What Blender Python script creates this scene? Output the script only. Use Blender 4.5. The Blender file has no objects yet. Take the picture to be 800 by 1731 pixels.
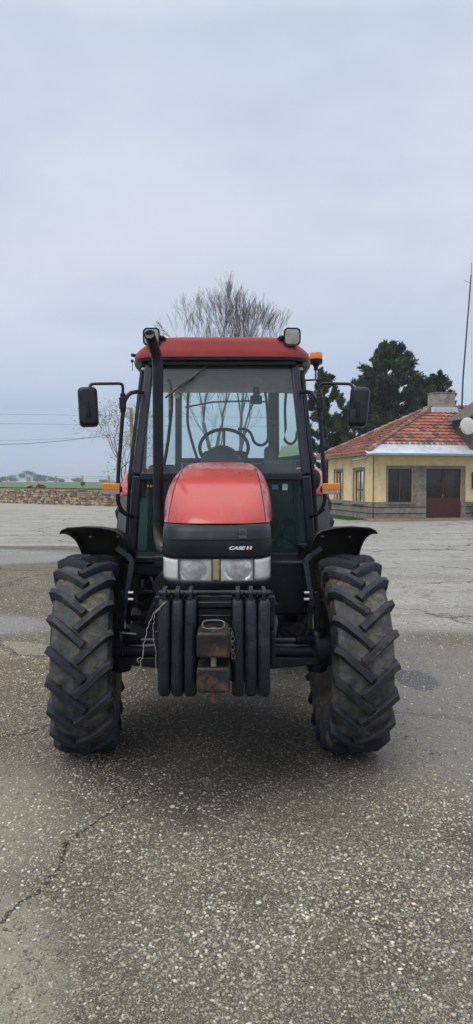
import bpy, bmesh, math, random
from mathutils import Vector, Matrix, noise
import numpy as np
R = math.radians
C = bpy.context.scene.collection
sc = bpy.context.scene

# ------------------------------------------------------------------ camera
cam = bpy.data.cameras.new("camera"); co = bpy.data.objects.new("camera", cam); C.objects.link(co)
cam.sensor_fit = 'VERTICAL'; cam.sensor_height = 36.0
cam.lens = 36.0 * 1200 / 1731
cam.clip_start = 0.05; cam.clip_end = 6000
co.location = (0, 0, 1.6); co.rotation_euler = (R(90 - 2.27), 0, 0)
sc.camera = co

# ------------------------------------------------------------------ node helper
class NT:
    def __init__(s, tree): s.t = tree
    def n(s, typ, props=None, **ins):
        nd = s.t.nodes.new('ShaderNode' + typ)
        for k, v in (props or {}).items(): setattr(nd, k, v)
        for k, v in ins.items():
            key = int(k[1:]) if k[0] == '_' and k[1:].isdigit() else k.replace('_', ' ')
            s.put(nd.inputs[key], v)
        return nd
    def put(s, sock, v):
        if isinstance(v, bpy.types.Node): v = v.outputs[0]
        if isinstance(v, bpy.types.NodeSocket): s.t.links.new(v, sock)
        else:
            if isinstance(v, tuple) and len(v) == 3 and sock.type == 'RGBA': v = (*v, 1)
            sock.default_value = v
    def m(s, op, a, b=0.0, clamp=False):
        return s.n('Math', {'operation': op, 'use_clamp': clamp}, _0=a, _1=b).outputs[0]
    def mix(s, f, a, b, mode='MIX'):
        nd = s.t.nodes.new('ShaderNodeMix'); nd.data_type = 'RGBA'; nd.blend_type = mode
        s.put(nd.inputs[0], f); s.put(nd.inputs[6], a); s.put(nd.inputs[7], b)
        return nd.outputs[2]
    def rng(s, v, a, b, c=0.0, d=1.0, smooth=False):
        nd = s.n('MapRange', {'clamp': True, 'interpolation_type': 'SMOOTHSTEP' if smooth else 'LINEAR'}, _0=v, _1=a, _2=b, _3=c, _4=d)
        return nd.outputs[0]
    def noise(s, vec, scale, detail=3, rough=.55, dist=0.0):
        return s.n('TexNoise', None, Vector=vec, Scale=scale, Detail=detail, Roughness=rough, Distortion=dist)

# ------------------------------------------------------------------ world: overcast sky
w = bpy.data.worlds.new("World"); sc.world = w; w.use_nodes = True
wt = w.node_tree; wt.nodes.clear(); N = NT(wt)
sky = N.n('TexSky', {'sky_type': 'NISHITA', 'sun_disc': False, 'sun_elevation': R(52), 'sun_rotation': R(215)})
geo = N.n('TexCoord'); vec = geo.outputs['Generated']
sep = N.n('SeparateXYZ', None, Vector=vec); el = sep.outputs['Z']
stretch = N.n('Mapping', None, Vector=vec, Scale=(1.0, 1.0, 2.2)).outputs[0]
n1 = N.noise(stretch, 2.1, 5, .5, .3).outputs[0]
n2 = N.noise(stretch, 6.0, 6, .55).outputs[0]
ramp = N.n('ValToRGB', None, Fac=N.m('ADD', el, N.m('MULTIPLY', N.m('SUBTRACT', n1, .5), .12)))
cr = ramp.color_ramp; cr.elements[0].position = 0; cr.elements[0].color = (.50, .60, .76, 1)
cr.elements[1].position = 1; cr.elements[1].color = (1.55, 1.55, 1.55, 1)
for p, c in ((.10, (.52, .62, .79)), (.20, (.60, .68, .825)), (.30, (.69, .735, .855)), (.42, (.70, .755, .87)), (.53, (.645, .72, .84)), (.66, (1.0, 1.03, 1.08))):
    e = cr.elements.new(p); e.color = (*c, 1)
cl = N.mix(1.0, ramp.outputs[0], N.n('CombineColor', None, Red=N.rng(n1, .3, .7, .86, 1.10), Green=N.rng(n1, .3, .7, .90, 1.075), Blue=N.rng(n1, .3, .7, .945, 1.035)).outputs[0], 'MULTIPLY')
cl = N.mix(1.0, cl, N.n('CombineColor', None, Red=N.rng(n2, .3, .7, .96, 1.035), Green=N.rng(n2, .3, .7, .965, 1.03), Blue=N.rng(n2, .3, .7, .975, 1.02)).outputs[0], 'MULTIPLY')
bg1 = N.n('Background', None, Color=sky, Strength=.07)
bg2 = N.n('Background', None, Color=cl, Strength=1.0)
mx = N.n('MixShader', None, _0=.93, _1=bg1, _2=bg2)
wo = N.n('OutputWorld', None, Surface=mx)

sun = bpy.data.lights.new("sun", 'SUN'); sun.energy = 1.1; sun.angle = R(35); sun.color = (1, .97, .93)
so = bpy.data.objects.new("sun", sun); C.objects.link(so); so.rotation_euler = (R(38), 0, R(-35)); so.location = (0, 0, 30)
sc.view_settings.view_transform = 'Standard'; sc.view_settings.look = 'None'
sc.view_settings.exposure = 0.0; sc.view_settings.gamma = 1.0; sc.view_settings.use_curve_mapping = False
sc.render.engine = 'CYCLES'
sc.cycles.volume_bounces = 0; sc.cycles.max_bounces = 8; sc.cycles.transparent_max_bounces = 16

# ------------------------------------------------------------------ materials
MATS = {}
def newmat(name):
    m = bpy.data.materials.new(name); m.use_nodes = True; m.node_tree.nodes.clear(); MATS[name] = m
    return m, NT(m.node_tree)
def out(N, sh, disp=None): N.n('OutputMaterial', None, Surface=sh)
def mat(name, col, rough=.5, metal=0.0, var=.15, scale=8.0, dirt=None, dirt_amt=.0, dirt_scale=3.0, bump=0.0, bscale=60.0, coat=0.0, spec=.42, rvar=.1):
    """paint / metal / plaster: base colour, slow variation, dirt blotches, fine bump"""
    m, N = newmat(name)
    v = N.n('TexCoord').outputs['Object']
    a = N.noise(v, scale, 5).outputs[0]
    c = N.mix(N.rng(a, .3, .7), tuple(x * (1 - var) for x in col), tuple(min(1, x * (1 + var)) for x in col))
    rg = N.rng(a, .3, .7, max(.02, rough - rvar), min(1, rough + rvar))
    if dirt:
        d = N.noise(v, dirt_scale, 8, .65).outputs[0]
        f = N.rng(d, .62 - dirt_amt * .4, .72 - dirt_amt * .3)
        f = N.m('MULTIPLY', f, min(1, .35 + dirt_amt))
        c = N.mix(f, c, dirt); rg = N.mix(f, rg, (.85, .85, .85))
    bs = N.n('BsdfPrincipled', None, Base_Color=c, Roughness=rg, Metallic=metal)
    bs.inputs['Specular IOR Level'].default_value = spec
    bs.inputs['Coat Weight'].default_value = coat; bs.inputs['Coat Roughness'].default_value = .12
    if bump:
        b = N.noise(v, bscale, 4, .6).outputs[0]
        N.put(bs.inputs['Normal'], N.n('Bump', None, Strength=bump, Distance=.01, Height=b).outputs[0])
    out(N, bs); return m
def glassmat(name, tint, dust=.05, rough=.02, ior=1.45, dustcol=(.45, .5, .5)):
    m, N = newmat(name); v = N.n('TexCoord').outputs['Object']
    f = N.n('Fresnel', None, IOR=ior)
    a = N.n('BsdfTransparent', None, Color=tint); g = N.n('BsdfGlossy', None, Color=(1, 1, 1), Roughness=rough)
    s = N.n('MixShader', None, _0=f, _1=a, _2=g)
    d = N.n('BsdfDiffuse', None, Color=dustcol)
    k = N.rng(N.noise(v, 5, 6, .7).outputs[0], .3, .75, dust * .5, dust * 1.6)
    out(N, N.n('MixShader', None, _0=k, _1=s, _2=d)); return m
def attrmat(name, rough=.7, mul=(1, 1, 1), bump=.2, bscale=40, nvar=.25, nscale=12):
    m, N = newmat(name); v = N.n('TexCoord').outputs['Object']
    a = N.n('Attribute', {'attribute_name': 'tint'}).outputs['Color']
    k = N.rng(N.noise(v, nscale, 6, .6).outputs[0], .3, .7, 1 - nvar, 1 + nvar)
    c = N.mix(1.0, a, N.n('CombineColor', None, Red=k, Green=k, Blue=k).outputs[0], 'MULTIPLY')
    bs = N.n('BsdfPrincipled', None, Base_Color=c, Roughness=rough)
    N.put(bs.inputs['Normal'], N.n('Bump', None, Strength=bump, Distance=.02, Height=N.noise(v, bscale, 4, .6).outputs[0]).outputs[0])
    out(N, bs); return m

RED = mat('red_paint', (.53, .050, .040), .30, var=.12, scale=3, dirt=(.45, .14, .11), dirt_amt=.2, dirt_scale=9, coat=.6, rvar=.10)
ROOFRED = mat('faded_red_plastic', (.37, .045, .045), .5, var=.12, scale=4, dirt=(.34, .10, .08), dirt_amt=.25, dirt_scale=5)
BLACK = mat('black_paint', (.006, .0075, .013), .34, var=.3, scale=6, dirt=(.055, .052, .05), dirt_amt=.12, dirt_scale=7, bump=.04, bscale=30)
FRAME = mat('black_frame_paint', (.014, .017, .028), .32, var=.2, scale=5, rvar=.06)
BLKPL = mat('black_plastic', (.010, .011, .017), .38, var=.3, scale=6, dirt=(.07, .065, .06), dirt_amt=.12, dirt_scale=6, bump=.08, bscale=90)
GRIME = mat('greasy_casting', (.02, .019, .02), .55, var=.4, scale=9, dirt=(.10, .075, .05), dirt_amt=.35, dirt_scale=9, bump=.3, bscale=40)
IRON = mat('weight_casting', (.008, .010, .018), .40, var=.3, scale=8, dirt=(.05, .055, .07), dirt_amt=.12, dirt_scale=8, bump=.35, bscale=55)
RUST = mat('rusty_black_steel', (.022, .018, .018), .45, var=.3, scale=10, dirt=(.14, .065, .042), dirt_amt=.26, dirt_scale=11, bump=.3, bscale=60)
RUSTY = mat('rust', (.17, .075, .045), .8, var=.4, scale=20, bump=.3)
STEEL = mat('bare_steel', (.42, .42, .42), .35, .9, var=.2, scale=20)
DSTEEL = mat('dull_steel', (.13, .12, .115), .45, .7, var=.2, scale=20)
BOLT = mat('zinc_bolt', (.75, .75, .72), .35, .6, var=.1)
RIM = mat('dusty_grey_rim', (.15, .14, .13), .5, .3, var=.2, scale=6, dirt=(.10, .085, .065), dirt_amt=.4, dirt_scale=6, bump=.1)
CHROME = mat('reflector_chrome', (.93, .94, .95), .18, 1.0, var=.03, rvar=.03)
AMBER = mat('amber_plastic', (.80, .24, .015), .2, var=.12, scale=30, coat=.4)
MILKY = mat('milky_clear_plastic', (.68, .68, .64), .2, var=.1, scale=25, coat=.5)
BEIGE = mat('yellowed_trim', (.34, .28, .16), .5, var=.15, scale=30)
INTER = mat('grey_cab_interior', (.06, .068, .072), .7, var=.15, scale=6)
LINER = mat('pale_roof_liner', (.50, .50, .48), .8, var=.1, scale=6)
SEAT = mat('dark_seat_fabric', (.03, .032, .036), .9, var=.2, scale=30)
WHITE = mat('white_lettering', (.80, .80, .80), .4, var=.02)
LRED = mat('red_lettering', (.60, .02, .02), .4, var=.02)
PLATE = mat('grey_badge', (.085, .095, .11), .45, var=.1)
GLASS = glassmat('cab_glass', (.82, .93, .92), .055, ior=1.5, dustcol=(.55, .63, .64))
SGLASS = glassmat('cab_side_glass', (.86, .95, .94), .02)
LGLASS = glassmat('lower_cab_glass', (.46, .68, .65), .10, dustcol=(.12, .27, .27))
WGLASS = glassmat('window_glass', (.30, .33, .36), .03, rough=.05, ior=1.6)
STRING = mat('pale_twine', (.30, .285, .275), .9, var=.1)
MIRROR = mat('mirror_glass', (.8, .8, .82), .03, 1.0, var=.01, rvar=.01)

def lensmat():
    m, N = newmat('ribbed_headlamp_glass'); v = N.n('TexCoord').outputs['Object']
    wv = N.n('TexWave', {'wave_type': 'BANDS', 'bands_direction': 'X'}, Vector=v, Scale=60.0, Distortion=.6, Detail=1.0)
    f = N.n('Fresnel', None, IOR=1.5)
    t = N.n('BsdfTransparent', None, Color=(.93, .95, .95))
    g = N.n('BsdfGlossy', None, Color=(1, 1, 1), Roughness=.08)
    d = N.n('BsdfDiffuse', None, Color=(.92, .92, .90))
    a = N.n('MixShader', None, _0=f, _1=t, _2=g)
    k = N.m('ADD', N.rng(wv.outputs[1], .2, .8, .14, .46), N.rng(N.noise(v, 18, 5, .6).outputs[0], .45, .7, 0, .25))
    out(N, N.n('MixShader', None, _0=k, _1=a, _2=d)); return m
LENS = lensmat()

def rubber(name, base, dust, mud, amt):
    m, N = newmat(name); v = N.n('TexCoord').outputs['Object']
    a = N.noise(v, 4.5, 8, .68, .3).outputs[0]; b = N.noise(v, 26, 7, .7).outputs[0]; c3 = N.noise(v, 7, 6, .65, .5).outputs[0]
    c = N.mix(N.rng(b, .3, .7), tuple(x * .6 for x in base), tuple(x * 1.5 for x in base))
    c = N.mix(N.m('MULTIPLY', N.m('MULTIPLY', N.rng(c3, .42, .60), N.rng(b, .30, .58, .25, 1)), amt), c, dust)
    f = N.m('MULTIPLY', N.m('MULTIPLY', N.rng(a, .52, .60), N.rng(b, .42, .52)), amt)
    c = N.mix(f, c, mud)
    c = N.mix(N.m('MULTIPLY', N.rng(N.noise(v, 60, 3, .7).outputs[0], .62, .70), amt * .7), c, tuple(x * .5 for x in mud))
    bs = N.n('BsdfPrincipled', None, Base_Color=c, Roughness=N.rng(c3, .4, .65, .45, .85))
    N.put(bs.inputs['Normal'], N.n('Bump', None, Strength=.55, Distance=.01, Height=N.m('ADD', N.noise(v, 45, 5, .7).outputs[0], N.m('MULTIPLY', f, .6))).outputs[0])
    out(N, bs); return m
TYRE = rubber('dusty_tyre_rubber', (.026, .027, .032), (.135, .132, .128), (.17, .135, .095), .9)
LUG = rubber('worn_tread_rubber', (.009, .012, .022), (.038, .042, .054), (.11, .09, .065), .45)

# ------------------------------------------------------------------ mesh builder
class MB:
    def __init__(s): s.v = []; s.f = []; s.mi = []; s.t = []
    def add(s, vs, fs, mi=0, tint=None):
        b = len(s.v); s.v += [tuple(p) for p in vs]
        for f in fs: s.f.append([b + i for i in f]); s.mi.append(mi); s.t.append(tint)
        return s
    def box(s, x0, x1, y0, y1, z0, z1, mi=0, tint=None, M=None):
        vs = [Vector((x, y, z)) for z in (z0, z1) for y in (y0, y1) for x in (x0, x1)]
        if M: vs = [M @ p for p in vs]
        return s.add(vs, [(0, 2, 3, 1), (4, 5, 7, 6), (0, 1, 5, 4), (2, 6, 7, 3), (0, 4, 6, 2), (1, 3, 7, 5)], mi, tint)
    def beam(s, p0, p1, w, d, mi=0, up=(0, 1, 0)):
        p0 = Vector(p0); p1 = Vector(p1); t = (p1 - p0).normalized(); u = Vector(up)
        a = t.cross(u).normalized() * w / 2; b = t.cross(a).normalized() * d / 2
        vs = [p + i * a + j * b for p in (p0, p1) for i, j in ((-1, -1), (1, -1), (1, 1), (-1, 1))]
        return s.add(vs, [(0, 1, 2, 3), (7, 6, 5, 4), (0, 4, 5, 1), (1, 5, 6, 2), (2, 6, 7, 3), (3, 7, 4, 0)], mi)
    def loft(s, rings, closed=True, caps=True, mi=0, capmi=None):
        n = len(rings[0]); vs = [p for r in rings for p in r]; fs = []
        for i in range(len(rings) - 1):
            for j in range(n if closed else n - 1):
                k = (j + 1) % n
                fs.append((i * n + j, i * n + k, (i + 1) * n + k, (i + 1) * n + j))
        s.add(vs, fs, mi)
        if caps:
            cm = mi if capmi is None else capmi
            s.add(rings[0], [tuple(range(n))[::-1]], cm); s.add(rings[-1], [tuple(range(n))], mi)
        return s
    def tube(s, pts, r, n=10, mi=0, caps=True):
        pts = [Vector(p) for p in pts]; rs = r if isinstance(r, (list, tuple)) else [r] * len(pts)
        rings = []; a = None
        for i, p in enumerate(pts):
            t = (pts[min(i + 1, len(pts) - 1)] - pts[max(i - 1, 0)]).normalized()
            if a is None:
                a = t.cross(Vector((0, 0, 1)) if abs(t.z) < .9 else Vector((1, 0, 0))).normalized()
            else: a = (a - t * a.dot(t)).normalized()
            b = t.cross(a)
            rings.append([p + rs[i] * (math.cos(2 * math.pi * k / n) * a + math.sin(2 * math.pi * k / n) * b) for k in range(n)])
        return s.loft(rings, True, caps, mi)
    def lathe(s, prof, n=48, axis='x', c=(0, 0, 0), mi=0, closed=False):
        c = Vector(c); rings = []
        for k in range(n):
            a = 2 * math.pi * k / n; ring = []
            for h, r in prof:
                u, v = r * math.cos(a), r * math.sin(a)
                ring.append(c + Vector((h, u, v) if axis == 'x' else (u, h, v) if axis == 'y' else (u, v, h)))
            rings.append(ring)
        rings.append(rings[0])
        return s.loft(rings, closed, False, mi)
    def ball(s, c, rx, ry, rz, nu=12, nv=8, mi=0, tint=None, z0=-90, z1=90):
        rings = []
        for i in range(nv + 1):
            p = R(z0 + (z1 - z0) * i / nv)
            rings.append([Vector((c[0] + rx * math.cos(p) * math.cos(2 * math.pi * k / nu), c[1] + ry * math.cos(p) * math.sin(2 * math.pi * k / nu), c[2] + rz * math.sin(p))) for k in range(nu)])
        return s.loft(rings, True, False, mi)
    def prism(s, prof, a0, a1, axis='x', mi=0):
        f = (lambda p, h: Vector((h, p[0], p[1]))) if axis == 'x' else (lambda p, h: Vector((p[0], h, p[1]))) if axis == 'y' else (lambda p, h: Vector((p[0], p[1], h)))
        return s.loft([[f(p, a0) for p in prof], [f(p, a1) for p in prof]], True, True, mi)
    def build(s, name, mats, parent=None, loc=None, rot=None, bevel=0, smooth=35, fix=True):
        me = bpy.data.meshes.new(name); me.from_pydata(s.v, [], s.f)
        for m in (mats if isinstance(mats, (list, tuple)) else [mats]): me.materials.append(m)
        me.polygons.foreach_set('material_index', s.mi)
        if any(t is not None for t in s.t):
            at = me.color_attributes.new('tint', 'FLOAT_COLOR', 'CORNER'); buf = []
            for f, t in zip(s.f, s.t): buf += [*(t or (.3, .3, .3)), 1.0] * len(f)
            at.data.foreach_set('color', buf)
        if fix:
            bm = bmesh.new(); bm.from_mesh(me)
            bmesh.ops.remove_doubles(bm, verts=bm.verts, dist=1e-5)
            bmesh.ops.recalc_face_normals(bm, faces=bm.faces); bm.to_mesh(me); bm.free()
        if smooth:
            me.polygons.foreach_set('use_smooth', [True] * len(me.polygons)); me.set_sharp_from_angle(angle=R(smooth))
        me.update()
        o = bpy.data.objects.new(name, me); C.objects.link(o)
        if parent: o.parent = parent
        if loc: o.location = loc
        if rot: o.rotation_euler = rot
        if bevel:
            b = o.modifiers.new('bevel', 'BEVEL'); b.width = bevel; b.segments = 3; b.limit_method = 'ANGLE'; b.angle_limit = R(40); b.harden_normals = False
        return o
def tag(o, label=None, cat=None, group=None, kind=None):
    for k, v in (('label', label), ('category', cat), ('group', group), ('kind', kind)):
        if v: o[k] = v
    return o
def empty(name, loc=(0, 0, 0), rz=0, parent=None):
    o = bpy.data.objects.new(name, None); C.objects.link(o); o.location = loc; o.rotation_euler = (0, 0, rz); o.empty_display_size = .2
    if parent: o.parent = parent
    return o
def arc(pts, n=6):
    """round the corners of a polyline (quadratic through mid-corner)"""
    pts = [Vector(p) for p in pts]; o = [pts[0]]
    for i in range(1, len(pts) - 1):
        a, b, c = pts[i - 1], pts[i], pts[i + 1]; r = min((a - b).length, (c - b).length, .09) * .9
        s, e = b + (a - b).normalized() * r, b + (c - b).normalized() * r
        for k in range(n + 1):
            t = k / n; o.append((1 - t) ** 2 * s + 2 * t * (1 - t) * b + t * t * e)
    return o + [pts[-1]]
def rrect(hx, hz, r, n=5):
    o = []
    for cx, cz, a0 in ((hx - r, hz - r, 0), (-hx + r, hz - r, 90), (-hx + r, -hz + r, 180), (hx - r, -hz + r, 270)):
        for k in range(n + 1):
            a = R(a0 + 90 * k / n); o.append((cx + r * math.cos(a), cz + r * math.sin(a)))
    return o

# ================================================================== GROUND
def ground_material():
    m, N = newmat('pebbly_yard'); P = N.n('TexCoord').outputs['Object']
    sp = N.n('SeparateXYZ', None, Vector=P); X, Y = sp.outputs[0], sp.outputs[1]
    big = N.noise(P, .35, 6, .6).outputs[0]; mid = N.noise(P, 1.6, 7, .65).outputs[0]; fine = N.noise(P, 14, 6, .7).outputs[0]
    wob = N.m('MULTIPLY', N.m('SUBTRACT', mid, .5), 1.6); wob2 = N.m('MULTIPLY', N.m('SUBTRACT', fine, .5), .5)
    def ell(cx, cy, rx, ry, soft=.35, wb=1.0):
        dx = N.m('DIVIDE', N.m('SUBTRACT', X, cx), rx); dy = N.m('DIVIDE', N.m('SUBTRACT', Y, cy), ry)
        d = N.m('SQRT', N.m('ADD', N.m('MULTIPLY', dx, dx), N.m('MULTIPLY', dy, dy)))
        d = N.m('ADD', d, N.m('ADD', N.m('MULTIPLY', wob, wb), wob2))
        return N.rng(d, 1 - soft, 1 + soft, 1, 0, True)
    mx = lambda a, b: N.m('MAXIMUM', a, b)
    # regions of the yard
    fy = N.rng(N.m('ADD', X, N.m('MULTIPLY', wob, .5)), -2.0, -.6, 18.3, 7.6)
    far = N.rng(N.m('SUBTRACT', N.m('ADD', Y, N.m('ADD', N.m('MULTIPLY', wob, .5), wob2)), fy), -.35, .35, 0, 1, True)      # worn pale concrete beyond
    slab = mx(mx(ell(-1.15, 1.95, .62, .85, .14, .22), ell(-1.6, 3.3, .75, .75, .4, .5)), ell(-2.35, 6.75, .62, .42, .10, .25))                   # pale slab bottom left
    dirt = mx(ell(-8.5, 12.1, 6.2, 1.0, .3, .3), ell(-2.3, 6.0, 1.3, .55, .4, .5))
    wet = mx(mx(ell(-9.5, 15.5, 6.4, 2.3, .10, .12), ell(-4.6, 8.0, 2.7, .8, .16, .22)), mx(ell(1.75, 5.2, 1.05, 2.0, .3, .4), ell(.2, 7.0, 1.6, 1.6, .4, .5)))
    pud = ell(1.47, 5.75, .17, .30, .12, .2)
    damp_shade = mx(ell(-.05, 4.35, .85, .95, .45, .3), pud)  # damp ground and tractor shade painted as one dark ellipse, plus the puddle
    stain = N.rng(N.noise(P, .9, 7, .7, .4).outputs[0], .5, .68)
    # aggregate
    Pd = N.n('VectorMath', {'operation': 'ADD'}, _0=P, _1=N.n('VectorMath', {'operation': 'SCALE'}, _0=N.noise(P, 60, 2).outputs[1], Scale=.006).outputs[0]).outputs[0]
    def stones(scale, keep, rmax):
        v = N.n('TexVoronoi', {'feature': 'F1', 'voronoi_dimensions': '2D'}, Vector=Pd, Scale=scale, Randomness=1.0)
        cs = N.n('SeparateColor', None, Color=v.outputs['Color'])
        on = N.m('LESS_THAN', cs.outputs[0], keep)
        rad = N.rng(cs.outputs[1], 0, 1, rmax * .5, rmax)
        k = N.rng(N.m('DIVIDE', v.outputs['Distance'], rad), .75, 1.05, 1, 0, True)
        return N.m('MULTIPLY', k, on), cs.outputs[2], cs.outputs[1]
    s1, c1, _ = stones(66, .38, .46); s2, c2, _ = stones(120, .62, .52); s3, c3, _ = stones(230, .75, .60)
    def stonecol(c):
        r = N.n('ValToRGB', None, Fac=c); q = r.color_ramp
        q.elements[0].color = (.12, .11, .09, 1); q.elements[1].color = (.55, .53, .47, 1)
        for p, cc in ((.30, (.22, .21, .18)), (.55, (.30, .29, .25)), (.75, (.39, .35, .28)), (.88, (.46, .445, .40))):
            e = q.elements.new(p); e.color = (*cc, 1)
        return r.outputs[0]
    base = N.mix(N.rng(mid, .3, .7), (.055, .047, .034), (.105, .092, .070))
    base = N.mix(N.rng(fine, .35, .7, 0, .6), base, (.13, .115, .087))
    base = N.mix(N.m('MULTIPLY', stain, .5), base, (.055, .043, .030))
    c = N.mix(N.m('MULTIPLY', s3, .75), base, stonecol(c3))
    c = N.mix(N.m('MULTIPLY', s2, .85), c, stonecol(c2)); c = N.mix(N.m('MULTIPLY', s1, .9), c, stonecol(c1))
    oil = mx(ell(.55, 2.55, .22, .30, .35, .5), ell(1.25, 3.2, .28, .20, .35, .5)); c = N.mix(N.m('MULTIPLY', oil, .35), c, (.05, .04, .03))
    tonal = N.noise(P, 1.1, 5, .6, .5).outputs[0]
    c = N.mix(N.m('MULTIPLY', N.rng(tonal, .50, .66), .42), c, (.055, .043, .028))
    c = N.mix(N.m('MULTIPLY', N.rng(N.noise(P, 2.3, 6, .7, .3).outputs[0], .54, .66), .50), c, N.mix(N.rng(fine, .35, .65), (.20, .175, .125), (.34, .31, .245)))
    c = N.mix(N.m('MULTIPLY', N.rng(N.noise(P, 34, 3, .6).outputs[0], .52, .66), .45), c, (.040, .034, .025))
    h = mx(mx(N.m('MULTIPLY', s1, 1.0), N.m('MULTIPLY', s2, .6)), N.m('MULTIPLY', s3, .3))
    # worn light concrete for far yard
    streak = N.noise(N.n('Mapping', None, Vector=P, Scale=(.25, 1.3, 1)).outputs[0], 1.1, 8, .65, .6).outputs[0]
    conc = N.mix(N.rng(streak, .35, .65), (.34, .33, .30), (.56, .55, .52))
    conc = N.mix(N.m('MULTIPLY', N.rng(fine, .48, .62), .6), conc, (.23, .215, .18))
    conc = N.mix(N.m('MULTIPLY', N.rng(N.noise(P, 3.2, 8, .75).outputs[0], .53, .62), .55), conc, (.20, .185, .15))
    conc = N.mix(N.m('MULTIPLY', N.rng(N.noise(P, 5.5, 8, .8).outputs[0], .54, .60), .5), conc, (.60, .59, .55))
    conc = N.mix(N.m('MULTIPLY', s2, .35), conc, stonecol(c2))
    c = N.mix(N.m('MULTIPLY', far, .92), c, conc)
    c = N.mix(N.m('MULTIPLY', slab, .88), c, N.mix(N.m('MULTIPLY', s2, .5), N.mix(N.rng(fine, .3, .7), (.25, .24, .20), (.42, .40, .34)), stonecol(c2)))
    c = N.mix(N.m('MULTIPLY', dirt, .75), c, N.mix(N.rng(fine, .3, .7), (.11, .085, .055), (.30, .25, .18)))
    # cracks: edges of big warped cells
    Pw = N.n('VectorMath', {'operation': 'ADD'}, _0=P, _1=N.n('VectorMath', {'operation': 'SCALE'}, _0=N.noise(P, 1.3, 6, .65).outputs[1], Scale=1.3).outputs[0]).outputs[0]
    v = N.n('TexVoronoi', {'feature': 'DISTANCE_TO_EDGE', 'voronoi_dimensions': '2D'}, Vector=Pw, Scale=.30)
    gate = N.rng(N.noise(P, .55, 3).outputs[0], .36, .46)
    v2 = N.n('TexVoronoi', {'feature': 'DISTANCE_TO_EDGE', 'voronoi_dimensions': '2D'}, Vector=Pw, Scale=.85)
    crack = mx(N.m('MULTIPLY', N.rng(v.outputs[0], .003, .014, 1, 0), gate), N.m('MULTIPLY', N.rng(v2.outputs[0], .004, .018, .8, 0), N.m('MULTIPLY', far, N.rng(N.noise(P, .4, 3).outputs[0], .48, .56))))
    # one long crack filled with soil, left foreground
    pts = [(-1.5, 2.40), (-.86, 2.53), (-.82, 2.66), (-.75, 2.79), (-.74, 2.93), (-.76, 3.08), (-.69, 3.24), (-.61, 3.41), (-.44, 3.62)]
    dmin = 9.0; wx = N.m('ADD', X, N.m('MULTIPLY', N.m('SUBTRACT', N.noise(P, 9, 5, .7).outputs[0], .5), .10))
    for (x0, y0), (x1, y1) in zip(pts[:-1], pts[1:]):
        dx, dy = x1 - x0, y1 - y0; L2 = dx * dx + dy * dy
        px, py = N.m('SUBTRACT', wx, x0), N.m('SUBTRACT', Y, y0)
        t = N.m('DIVIDE', N.m('ADD', N.m('MULTIPLY', px, dx), N.m('MULTIPLY', py, dy)), L2, True)
        ex, ey = N.m('SUBTRACT', px, N.m('MULTIPLY', t, dx)), N.m('SUBTRACT', py, N.m('MULTIPLY', t, dy))
        dmin = N.m('MINIMUM', dmin, N.m('SQRT', N.m('ADD', N.m('MULTIPLY', ex, ex), N.m('MULTIPLY', ey, ey))))
    crack = N.m('MAXIMUM', crack, N.rng(N.m('ADD', dmin, N.m('MULTIPLY', N.m('SUBTRACT', fine, .5), .02)), .003, .011, 1, 0))
    c = N.mix(N.m('MULTIPLY', crack, .8), c, (.04, .033, .026))
    c = N.mix(N.m('MULTIPLY', wet, .45), c, (.19, .19, .18))
    # wetness darkens, and so does the shade painted under the tractor
    wet_m = N.m('MULTIPLY', wet, N.rng(big, .3, .6, .75, 1)); dk = mx(N.m('MULTIPLY', wet_m, .04), N.m('MULTIPLY', damp_shade, .78))
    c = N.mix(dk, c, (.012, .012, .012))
    rg = N.rng(wet_m, 0, 1, .85, .22); rg = N.m('SUBTRACT', rg, N.m('MULTIPLY', pud, .45)); rg = N.m('ADD', rg, N.m('MULTIPLY', N.m('SUBTRACT', fine, .5), .2))
    hh = N.m('ADD', N.m('MULTIPLY', h, .006), N.m('ADD', N.m('MULTIPLY', fine, .006), N.m('MULTIPLY', crack, -.02)))
    hh = N.m('ADD', hh, N.m('MULTIPLY', mid, .02))
    fl = N.m('SUBTRACT', 1.0, N.m('MULTIPLY', wet_m, .72))
    c = N.mix(1.0, c, N.mix(far, (1.03, .985, .88), (1.0, .995, .965)), 'MULTIPLY')
    bs = N.n('BsdfPrincipled', None, Base_Color=c, Roughness=rg)
    N.put(bs.inputs['Normal'], N.n('Bump', None, Strength=fl, Distance=1.0, Height=hh).outputs[0])
    out(N, bs); return m
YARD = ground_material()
DIRTM = mat('bare_earth', (.16, .13, .09), .95, var=.35, scale=2, bump=.5, bscale=20)

def terrain(x, y):
    return 0.0
mb = MB(); mb.add([(-1400, -400, -.03), (1400, -400, -.03), (1400, 1600, -.03), (-1400, 1600, -.03)], [(0, 1, 2, 3)])
tag(mb.build('ground', DIRTM, smooth=0, fix=False), kind='structure')
mb = MB(); mb.add([(-45, -25, 0), (45, -25, 0), (45, 72, 0), (-45, 72, 0)], [(0, 1, 2, 3)])
tag(mb.build('yard', YARD, smooth=0, fix=False), kind='structure')
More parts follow.
